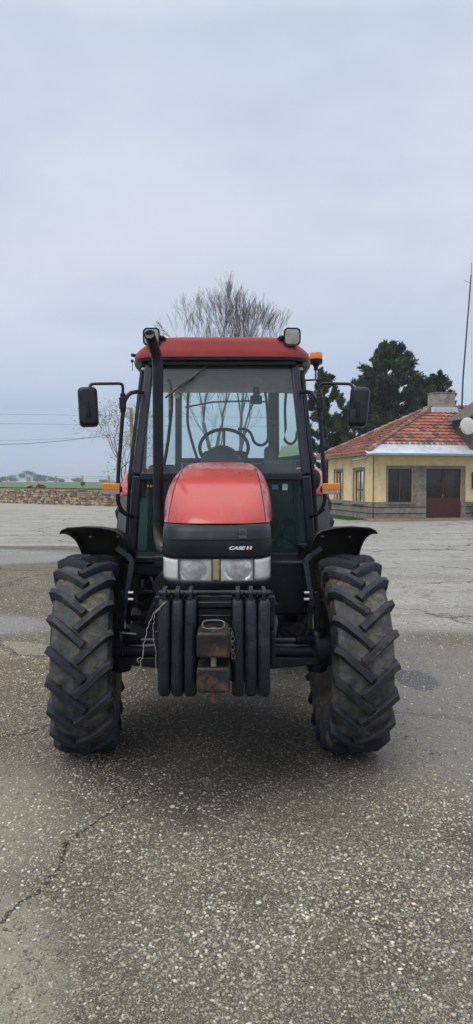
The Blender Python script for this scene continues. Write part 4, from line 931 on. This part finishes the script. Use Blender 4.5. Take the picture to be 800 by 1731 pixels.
# glazed dormer on the tin eave, partly out of frame
DM = empty('dormer', (4.37, -.42, 3.16), 0, BL)
g = MB()
for x in (0, .5, 1.05, 1.6, 2.1): g.box(x, x + .06, 0, .06, 0, 1.50)
for z in (0, .47, .93, 1.47): g.box(.061, 2.10, .004, .056, z, z + .07)
g.box(0, .05, .06, 1.3, 0, .08); g.box(0, .05, 1.0, 1.06, .08, 1.5); g.box(0, .05, .06, 1.3, 1.42, 1.5); g.build('dormer_frame', WOODG, DM, smooth=0)
g = MB(); nn = 60; rr = []
for k in range(nn + 1): x = .03 + 2.07 * k / nn; rr.append([Vector((x, .03 + .008 * math.sin(k * 1.3), .05)), Vector((x, .03 + .008 * math.sin(k * 1.3), 1.48))])
g.loft(rr, False, False); g.build('dormer_panel', DTIN, DM, smooth=0)
g = MB(); g.box(.02, .04, .07, 1.8, .02, 1.46); g.build('dormer_side', DTIN, DM, smooth=0)
g = MB(); g.prism([(-.28, 1.30), (1.08, 2.22), (2.44, 1.30), (2.44, 1.34), (1.08, 2.27), (-.28, 1.34)], -.22, 1.9, 'y'); g.build('dormer_roof', WOODG, DM, smooth=0)
g = MB(); g.prism([(.02, 1.45), (2.14, 1.45), (1.08, 2.19)], .0, .05, 'y'); g.build('dormer_gable', WOODG, DM, smooth=0)
# kerb apron
def bpos(x, y, z): return BL.matrix_basis @ Vector((x, y, z)) if False else Vector((6.0 + x * math.cos(BA) - y * math.sin(BA), 31.0 + x * math.sin(BA) + y * math.cos(BA), z))
g = MB(); g.prism([(-.75, .02), (-.60, .07), (-.055, .10), (-.055, 0), (-.75, 0)], -.5, Wd, 'x'); o = g.build('pavement', mat('dusty_concrete_apron', (.23, .185, .14), .95, var=.25, scale=3, bump=.3), None, loc=(6, 31, 0), rot=(0, 0, BA), smooth=0); tag(o, kind='structure')
# things at the building's front
p = bpos(4.72, -.12, 1.75)
g = MB(); g.box(-.11, .25, -.07, .07, -.37, .37); tag(g.build('meter_box', MAROON, None, loc=p, rot=(0, 0, BA), bevel=.01), 'dark red metal box on the cream wall right of the double doors', 'box')
p = bpos(4.80, -.45, .07)
g = MB(); g.lathe([(0, 0), (0, .27), (.02, .285), (.27, .28), (.28, .29), (.30, .28), (.55, .28), (.56, .29), (.58, .28), (.82, .28), (.85, .285), (.84, .25), (.83, 0)], 28, 'z'); tag(g.build('barrel', mat('rusty_red_barrel', (.11, .045, .035), .7, var=.4, dirt=(.2, .09, .05), dirt_amt=.4), None, loc=p), 'rusty dark red barrel standing against the building at the edge of the photo', 'barrel')
# satellite dish
p = bpos(4.08, -.60, 4.13)
DS = tag(empty('satellite_dish', p, BA), 'white satellite dish fixed to the corner of the grey glazed dormer', 'satellite dish')
g = MB(); g.lathe([(-.07, 0), (-.066, .12), (-.05, .24), (-.02, .37), (-.012, .38), (-.03, .25), (-.05, .12), (-.056, 0)], 32, 'x'); o = g.build('reflector_dish', mat('off_white_dish', (.68, .68, .66), .5, var=.05), DS, rot=(0, R(-12), R(32))); o.scale = (1, .95, 1)
g = MB(); g.tube([(-.05, .02, 0), (.33, .18, 0)], .022, 8); g.tube([(-.05, 0, -.36), (-.45, -.15, -.10)], .010, 6); g.ball((-.45, -.15, -.08), .04, .04, .05, 10, 6); g.build('dish_arm', GUT, DS)
# mast
p = bpos(5.13, 1.6, 4.5)
MS = tag(empty('radio_mast', p), 'tall thin leaning radio mast rising above the right end of the tiled roof', 'mast')
g = MB(); g.tube([(-.17, 0, -.6), (-.1, 0, 2), (.22, 0, 6.85)], [.045, .04, .03], 8); g.tube([(.22, 0, 6.8), (.23, 0, 7.4)], .012, 6); g.tube([(-.12, 0, 6.6), (.21, 0, 6.45)], .008, 5); g.build('pole', mat('mast_steel', (.06, .065, .075), .5, .4), MS)
g = MB(); g.tube([(.10, 0, 6.8), (-1.0, .2, 3.0), (-1.2, .25, .3)] if False else [(.21, 0, 6.3), (.45, .3, .3)], .005, 5); g.build('guy_wire', GUT, MS)

# ================================================================== LEFT BACKGROUND
# stone wall, from (-26,65) to (-3,45.5)
W0 = Vector((-27.0, 66.2, 0)); W1 = Vector((-3.5, 45.6, 0)); wl = (W1 - W0).length; wa = math.atan2(W1.y - W0.y, W1.x - W0.x)
STONE = attrmat('field_stone', .9, bump=.6, bscale=12, nvar=.35, nscale=5)
g = MB(); rnd = random.Random(21)
topf = lambda s: 1.32 - .16 * s / wl
g.box(0, wl, .06, .44, 0, 1.10, tint=(.14, .11, .08))
z = 0.0; row = 0
while z < 1.30:
    h = rnd.uniform(.10, .19); s = -rnd.uniform(0, .3)
    while s < wl:
        ln = rnd.uniform(.16, .55); zz0 = z + rnd.uniform(-.012, .012); zz1 = z + h - .028 + rnd.uniform(-.015, .012)
        if zz1 < topf(s) - .02:
            q = rnd.choice([(.40, .29, .17), (.30, .21, .12), (.48, .37, .23), (.22, .165, .11), (.36, .23, .13), (.13, .105, .08), (.44, .36, .26)]); f = rnd.uniform(.7, 1.2)
            i0 = len(g.v); y0 = rnd.uniform(-.035, .03)
            g.box(max(s, 0), min(s + ln - .02, wl), y0, .5 + rnd.uniform(-.03, .03), zz0, zz1, tint=tuple(x * f for x in q))
            for k in range(i0, len(g.v)): v = g.v[k]; g.v[k] = (v[0] + rnd.uniform(-.015, .015), v[1] + rnd.uniform(-.012, .012), v[2] + rnd.uniform(-.014, .014))
        s += ln
    z += h; row += 1
SW_ = tag(empty('stone_wall', W0, wa), 'low dry stone wall of tan field stones along the far left of the yard', 'wall')
g.build('stonework', STONE, SW_, smooth=0, fix=False)
g = MB(); s = 0
while s < wl:
    ln = rnd.uniform(.4, .9); g.box(s, min(s + ln - .015, wl), -.05 + rnd.uniform(-.02, .02), .55, topf(s) - .03, topf(s) + .035 + rnd.uniform(0, .02), tint=(.055 * rnd.uniform(.7, 1.3),) * 3); s += ln
g.build('coping', STONE, SW_, smooth=0, fix=False)
def wpos(s, off, z): return Vector((W0.x + s * math.cos(wa) - off * math.sin(wa), W0.y + s * math.sin(wa) + off * math.cos(wa), z))
def s_at(px, off):   # distance along the wall line seen at a horizontal picture position
    k = (px - 400) / 1200.; bx, by = wpos(0, off, 0).xy
    return (k * by - bx) / (math.cos(wa) - k * math.sin(wa))
POST = mat('yellowed_concrete_post', (.45, .38, .22), .9, var=.2)
FN = tag(empty('field_fence', wpos(0, 1.5, 0), wa), 'wire fence on thin yellowish posts behind the stone wall', 'fence')
ss_ = []; ps = [-60, -10, 12, 50, 95, 140, 184, 232]
for px in ps:
    s = s_at(px, 1.5); ss_.append(s); g = MB(); tl = rnd.uniform(-.03, .03)
    g.beam((s, 0, 0), (s + tl, 0, 2.22), .10, .10); g.build('post', POST, FN, smooth=0)
g = MB()
for z in (1.75, 2.05, 2.19):
    pts = []
    for a, b in zip(ss_[:-1], ss_[1:]):
        for k in range(4): t = k / 4; pts.append((a + (b - a) * t, .06, z - .03 * math.sin(math.pi * t)))
    g.tube(pts, .006, 4)
g.build('wire', GUT, FN)
# sign plate fixed on a fence post
p = wpos(ss_[5] + .12, 1.42, 1.62); g = MB(); g.box(-.25, .3, -.02, .02, -.12, .12); g.box(-.05, .1, -.05, .0, -.2, .16)
tag(g.build('fence_plate', mat('rusty_plate', (.12, .07, .05), .8), None, loc=p, rot=(0, 0, wa)), 'small rusty plate hung on a fence post behind the wall', 'plate')
# heaps of broken tile on the wall
for px, n_, w_, nm in ((68, 30, .75, 'larger heap of broken red tiles lying on the stone wall'), (51, 12, .35, 'small dark heap of tile shards on the stone wall left of the larger heap')):
    g = MB(); s = s_at(px, .2)
    for k in range(n_):
        u = rnd.gauss(0, .5); hh = max(0, .26 * (1 - abs(u)) * (1 if n_ > 20 else .4)) * rnd.random()
        Mx = Matrix.Translation((u * w_, rnd.uniform(-.1, .15), hh + .03)) @ Matrix.Rotation(rnd.uniform(-.4, .4), 4, 'Y') @ Matrix.Rotation(rnd.uniform(0, 3), 4, 'Z')
        c_ = rnd.choice([(.26, .09, .06), (.20, .08, .06), (.12, .07, .06)]); g.box(-.16, .16, -.09, .09, -.015, .015, tint=c_, M=Mx)
    tag(g.build('tile_heap', TILE, None, loc=wpos(s, .25, topf(s) + .04), rot=(0, 0, wa), smooth=0, fix=False), nm, 'tile heap')

# ---- vegetation
def leafmat(name, cols, trans=.25, rough=.75):
    m, N = newmat(name); a = N.n('Attribute', {'attribute_name': 'tint'}).outputs['Color']
    d = N.n('BsdfPrincipled', None, Base_Color=a, Roughness=rough); d.inputs['Specular IOR Level'].default_value = .25
    t = N.n('BsdfTranslucent', None, Color=a); out(N, N.n('MixShader', None, _0=trans, _1=d, _2=t)); return m
NEEDLE = leafmat('conifer_needles', None, .15); BUD = leafmat('young_leaf', None, .35)
BARK = mat('grey_bark', (.095, .088, .08), .95, var=.3, scale=3, bump=.6, bscale=10)
PBARK = mat('pale_bark', (.17, .15, .125), .95, var=.3, scale=3, bump=.6, bscale=10)

def fast_faces(name, co_, per, col, mat_, parent):
    n = len(co_) // per; me = bpy.data.meshes.new(name); me.vertices.add(len(co_)); me.vertices.foreach_set('co', co_.ravel())
    me.loops.add(len(co_)); me.loops.foreach_set('vertex_index', np.arange(len(co_), dtype=np.int32)); me.polygons.add(n)
    me.polygons.foreach_set('loop_start', np.arange(n, dtype=np.int32) * per); me.polygons.foreach_set('loop_total', np.full(n, per, np.int32)); me.update(calc_edges=True)
    cc = np.ones((len(co_), 4)); cc[:, :3] = np.repeat(col, per, axis=0); at = me.color_attributes.new('tint', 'FLOAT_COLOR', 'CORNER'); at.data.foreach_set('color', cc.ravel())
    me.materials.append(mat_); o = bpy.data.objects.new(name, me); C.objects.link(o)
    if parent: o.parent = parent
    return o
def conifer(x, y, h, prof, label, seed, nclump=130, per=420, lean=0.0, group=None):
    """prof: list of (fraction of height, radius left, radius right)"""
    rnd = random.Random(seed); rg = np.random.default_rng(seed)
    T_ = tag(empty('conifer', (x, y, 0)), label, 'conifer tree', group)
    g = MB(); g.tube([(0, 0, 0), (.1, 0, h * .35), (lean * .5, 0, h * .65), (lean, 0, h * .93)], [.38, .28, .16, .03], 10)
    fr = [p[0] for p in prof]; rl = [p[1] for p in prof]; rr = [p[2] for p in prof]
    V = []; COL = []
    for i in range(nclump):
        t = rnd.random() ** .85; t = fr[0] + (fr[-1] - fr[0]) * t; ph = rnd.uniform(0, 2 * math.pi)
        cx = math.cos(ph); rad = np.interp(t, fr, rl if cx < 0 else rr); rad *= (1 if abs(cx) > .5 else .85)
        u = rnd.uniform(.12, 1.0) ** .6; r = rad * u * rnd.uniform(.86, 1.08); base = Vector((lean * t, 0, h * (t - .08 - .03 * r / max(rad, .1))))
        tip = Vector((lean * t + cx * r, math.sin(ph) * r, h * t + rnd.uniform(-.1, .35)))
        if u > .6 and rnd.random() < .3: g.tube([base, base.lerp(tip, .5) + Vector((0, 0, -.12)), tip], [.07, .045, .015], 5)
        d = (tip - base).normalized(); d = (d + Vector((0, 0, .35))).normalized()
        L = rnd.uniform(.55, 1.05) * (.55 + .16 * rad); wd = L * rnd.uniform(.28, .42)
        # needles in tufts along small sprays inside an elongated clump
        ns = 26; sd = rg.normal(size=(ns, 3)); sd /= np.linalg.norm(sd, axis=1)[:, None]
        dd = np.array(d); sp0 = np.array(tip) - dd * L * .5 + rg.random((ns, 1)) * dd * L * .8; sdir = dd * .8 + sd * .75; sdir /= np.linalg.norm(sdir, axis=1)[:, None]
        sl = wd * (.6 + .9 * rg.random((ns, 1))); m = per // ns
        tt = rg.random((ns, m, 1)); c = sp0[:, None, :] + sdir[:, None, :] * sl[:, None, :] * tt + rg.normal(size=(ns, m, 3)) * .055 * (1.2 - tt)
        c = c.reshape(-1, 3); k = len(c)
        a = rg.normal(size=(k, 3)) * .5 + np.repeat(sdir, m, axis=0); a /= np.linalg.norm(a, axis=1)[:, None]
        b = np.cross(a, rg.normal(size=(k, 3))); b /= np.linalg.norm(b, axis=1)[:, None]
        sz = (.07 + .07 * rg.random((k, 1))); q = np.stack([c - b * sz * .35, c + b * sz * .35, c + a * sz * 1.5], 1)
        V.append(q.reshape(-1, 3)); base_c = np.array([(.046, .085, .050), (.062, .105, .054), (.032, .062, .042), (.082, .115, .055)][rnd.randrange(4)])
        COL.append(base_c[None] * (.7 + .6 * rg.random((k, 1))))
    fast_faces('crown', np.concatenate(V), 3, np.concatenate(COL), NEEDLE, T_)
    g.build('trunk', BARK, T_, smooth=50, fix=False)
    return T_
conifer(11.9, 56, 12.35, [(.10, 4.9, 4.2), (.25, 5.0, 5.4), (.40, 4.6, 5.2), (.52, 3.8, 4.8), (.64, 3.0, 3.9), (.76, 2.9, 3.3), (.86, 1.4, 2.7), (.93, .9, 1.7), (.99, .3, .8)], 'tallest dark green conifer with ragged crown behind the tiled building', 11, 520, 416, lean=-.2)
conifer(15.4, 58, 10.2, [(.10, 3.4, 2.4), (.35, 3.6, 2.4), (.55, 3.2, 2.2), (.75, 2.6, 1.8), (.90, 1.4, 1.5), (.99, .3, .9)], 'dark conifer half hidden behind the chimney at the right of the tallest one', 12, 260, 416, lean=.7)
conifer(8.9, 54, 7.6, [(.10, 2.0, 2.2), (.35, 2.0, 2.2), (.6, 1.6, 1.9), (.8, 1.1, 1.4), (.98, .3, .5)], 'lower bushy conifer left of the tallest one, beside the building side wall', 13, 130, 416)
conifer(6.1, 50, 9.2, [(.05, 1.9, 1.8), (.3, 2.2, 2.0), (.55, 1.9, 1.8), (.75, 1.5, 1.4), (.9, .8, .9), (.99, .2, .3)], 'conifer seen just right of the tractor cab and through its glass', 14, 150, 416)

def bare_tree(name, x, y, h, label, seed, spread=.5, stems=1, lean=(0, 0), depth=6, r0=.2, bark=BARK, buds=0, L0=None, budcol=(.30, .34, .08), minr=.008, cat='bare tree', first=.25, lean_k=.38):
    rnd = random.Random(seed); T_ = tag(empty(name, (x, y, 0)), label, cat); g = MB(); tips = []
    def grow(p, d, L, r, k):
        n = 4 if k > 2 else 3; pts = [p]; rs = [r]; cur = d.copy()
        for i in range(n):
            cur = (cur + Vector((rnd.gauss(0, .10), rnd.gauss(0, .10), rnd.gauss(.05, .05)))).normalized(); pts.append(pts[-1] + cur * L / n); rs.append(max(minr, r * (1 - .42 * (i + 1) / n)))
        g.tube(pts, rs, 7 if k > 3 else 4 if k > 1 else 3, caps=False)
        if k == 0: tips.append(pts[-1]); tips.append(pts[1]); return
        m = rnd.choice((2, 3, 3)) if k > 1 else 3
        for j in range(m):
            a = rnd.uniform(0, 6.283); s = spread * rnd.uniform(.55, 1.25); t = cur.cross(Vector((math.cos(a), math.sin(a), .1))).normalized()
            nd = (cur + t * s + Vector((0, 0, .12))).normalized(); grow(pts[-1], nd, L * rnd.uniform(.66, .86), rs[-1] * rnd.uniform(.62, .82), k - 1)
        for j in range(1 if k != 1 else 2):   # side twigs
            q = rnd.randint(1, n - 1); a = rnd.uniform(0, 6.283); t = cur.cross(Vector((math.cos(a), math.sin(a), .1))).normalized()
            nd = (cur + t * spread * 1.7).normalized(); grow(pts[q], nd, L * rnd.uniform(.45, .7), rs[q] * .42, max(0, k - 2))
    L0 = L0 or h * .28
    g.tube([(0, 0, -.05), (0, 0, h * first)], [r0 * 1.25, r0], 10, caps=False)
    for s in range(stems):
        a = 2 * math.pi * s / max(1, stems) + seed; d = Vector((math.cos(a) * lean_k + lean[0], math.sin(a) * lean_k + lean[1], 1)).normalized() if stems > 1 else Vector((lean[0], lean[1], 1)).normalized()
        grow(Vector((0, 0, h * first - .05)), d, L0, r0 * .75, depth)
    zmax = max(v[2] for v in g.v); f = h / zmax; g.v = [(v[0] * f, v[1] * f, v[2] * f) for v in g.v]
    g.build('trunk', bark, T_, smooth=50, fix=False)
    if buds:
        rg = np.random.default_rng(seed); tp = np.array([t * f for t in tips]); idx = rg.integers(0, len(tp), buds); c = tp[idx] + rg.normal(size=(buds, 3)) * .10
        a = rg.normal(size=(buds, 3)); a /= np.linalg.norm(a, axis=1)[:, None]; b = np.cross(a, rg.normal(size=(buds, 3))); b /= np.linalg.norm(b, axis=1)[:, None]; sz = .03 + .035 * rg.random((buds, 1))
        q = np.stack([c, c + a * sz + b * sz * .5, c + a * sz * 1.8, c + a * sz - b * sz * .5], 1).reshape(-1, 3); fast_faces('crown', q, 4, np.array(budcol)[None] * (.7 + .6 * rg.random((buds, 1))), BUD, T_)
    return T_
bare_tree('bare_tree', -1.35, 42, 13.9, 'bare forked tree, the left one of two showing above the tractor cab roof', 5, .33, 2, (-.02, 0), 6, .26, lean_k=.20, minr=.0075)
bare_tree('bare_tree', .15, 43, 13.2, 'bare tree right of the other, its twigs fanning above the tractor cab roof', 8, .33, 2, (.05, 0), 6, .24, lean_k=.22, minr=.0075)
bare_tree('young_tree', -5.35, 33, 5.6, 'slender young tree with sparse yellow-green leaf buds left of the tractor cab', 3, .75, 2, (0, 0), 4, .07, PBARK, 900, L0=1.3, minr=.004, cat='tree')
bare_tree('young_tree', -4.6, 29, 4.3, 'low budding shrub-like tree behind the left mirror arm of the tractor', 6, .9, 3, (0, 0), 3, .05, PBARK, 350, L0=.9, minr=.004, cat='tree')

# utility pole and cables
UP = tag(empty('utility_pole', (-5.60, 38.5, 0)), 'weathered wooden pole standing behind the budding tree left of the cab', 'pole')
g = MB(); g.tube([(0, 0, 0), (-.03, 0, 3), (-.10, 0, 5.68)], [.13, .11, .085], 12)
for z in (4.2, 4.6, 5.0, 5.4): g.tube([(-.07 + .08, -.02, z), (.06, -.02, z + .03)], .02, 5)
g.build('post', mat('weathered_wood', (.26, .20, .13), .9, var=.3, scale=2), UP)
CABLE = mat('black_cable', (.05, .05, .055), .7)
def cable(p0, p1, sag, r, label, n=24):
    g = MB(); p0 = Vector(p0); p1 = Vector(p1); g.tube([p0.lerp(p1, k / n) - Vector((0, 0, sag * 4 * (k / n) * (1 - k / n))) for k in range(n + 1)], r, 5); return tag(g.build('overhead_cable', CABLE, None, smooth=60), label, 'cable')
cable((-40, 62, 8.0), (30, 62, 7.2), .15, .009, 'uppermost of the thin overhead cables crossing the sky at the left')
cable((-40, 62, 7.2), (30, 62, 6.5), .2, .011, 'thin overhead cable just below the uppermost one at the left')
cable((-20.0, 45.5, 4.3), (-5.66, 38.5, 4.45), .42, .013, 'black overhead cable sagging low toward the wooden pole')
cable((-19.0, 45.0, 4.15), (-5.66, 38.5, 4.15), -.02, .006, 'very thin wire strung just above the sagging cable')

# grass along the wall of the building and tufts in the yard
def grass(name, label, boxes, seed, n, hmin, hmax, wdt=.006):
    rg = np.random.default_rng(seed); V = []; COL = []
    for (ox, oy, ang, lx, ly) in boxes:
        a = rg.random((n, 2)); x = ox + a[:, 0] * lx * math.cos(ang) - a[:, 1] * ly * math.sin(ang); y = oy + a[:, 0] * lx * math.sin(ang) + a[:, 1] * ly * math.cos(ang)
        h = hmin + (hmax - hmin) * rg.random(n); t = rg.random(n) * 6.283; dx, dy = np.cos(t) * wdt, np.sin(t) * wdt; bx, by = rg.normal(size=n) * h * .4, rg.normal(size=n) * h * .4
        V.append(np.stack([np.stack([x - dx, y - dy, 0 * x], 1), np.stack([x + dx, y + dy, 0 * x], 1), np.stack([x + bx, y + by, h], 1)], 1).reshape(-1, 3)); COL.append(np.array((.10, .17, .04))[None] * (.6 + .8 * rg.random((n, 1))))
    return tag(fast_faces(name, np.concatenate(V), 3, np.concatenate(COL), BUD, None), label, 'grass', kind='stuff')
g0 = bpos(-1.1, .4, 0)
grass('grass', 'short green grass at the foot of the cream building side wall', [(g0.x, g0.y, BA + R(90), 5.5, -.9)], 4, 9000, .03, .10, .012)
grass('weeds', 'small tufts of weed growing in cracks of the yard', [(-.775, 3.07, 0, .03, .03), (-1.93, 6.75, .3, .14, .1)], 5, 45, .006, .022, .0015)
# crack filled with soil, running out to the left in the foreground
rnd = random.Random(31)
# distant trees on the crest of the field
DTREE = mat('hazy_tree', (.22, .24, .25), .95, var=.1)
for i, (px, y_, hh, ww, d_, lb) in enumerate([(2, 0, 5.0, 9, 470, 'grey-green bush at the left frame edge on the field horizon'), (20, 0, 6.5, 15, 500, 'wide low pale tree clump on the field horizon near the left edge'), (47, 0, 9.5, 15, 480, 'tallest round pale tree on the field horizon'), (64, 0, 7.2, 9, 500, 'round pale tree just right of the tallest one on the field horizon'), (78, 0, 6.6, 12, 520, 'pale tree clump in the middle of the field horizon'), (90, 0, 5.0, 10, 520, 'low pale trees right of the middle clump on the field horizon'), (103, 0, 4.0, 8, 540, 'small low bush on the field horizon beyond the third fence post'), (131, 0, 5.2, 10, 540, 'pale bush on the field horizon left of the fourth fence post'), (178, 0, 4.5, 12, 560, 'faint bush on the field horizon by the orange indicator')]):
    k = (px - 400) / 1200.; X_ = k * d_; rg = np.random.default_rng(50 + i); D = tag(empty('distant_tree', (X_, d_, 1.7)), lb, 'tree', 'trees on the field horizon')
    n = 2600; cl_ = rg.normal(size=(14, 3)); cl_ /= np.linalg.norm(cl_, axis=1)[:, None]; cl_ = cl_ * np.array([ww * .30, ww * .3, hh * .26]) + np.array([0, 0, hh * .56])
    c = cl_[rg.integers(0, 14, n)] + rg.normal(size=(n, 3)) * np.array([ww * .07, ww * .07, hh * .07]); a = rg.normal(size=(n, 3)); a /= np.linalg.norm(a, axis=1)[:, None]; b = np.cross(a, rg.normal(size=(n, 3))); b /= np.linalg.norm(b, axis=1)[:, None]
    q = np.stack([c - b * .12, c + b * .12, c + a * .5], 1).reshape(-1, 3); fast_faces('crown', q, 3, np.full((n, 3), (.13, .135, .12)) * (.8 + .4 * rg.random((n, 1))), BUD, D)
    g = MB(); g.tube([(0, 0, -1.5), (0, 0, hh * .5)], [.25, .12], 6); g.build('trunk', BARK, D)

# ================================================================== light haze in the air
m, N = newmat('thin_haze')
pv = N.n('VolumePrincipled', None, Color=(.86, .92, .98, 1), Density=.0007); pv.inputs['Anisotropy'].default_value = .2
N.t.links.new(pv.outputs[0], N.n('OutputMaterial').inputs['Volume'])
HZ = MB(); HZ.box(-1450, 1450, -450, 1650, -1.2, 16); h_ = HZ.build('haze', m, None, smooth=0); tag(h_, 'thin pale haze over the field', 'haze', kind='stuff')
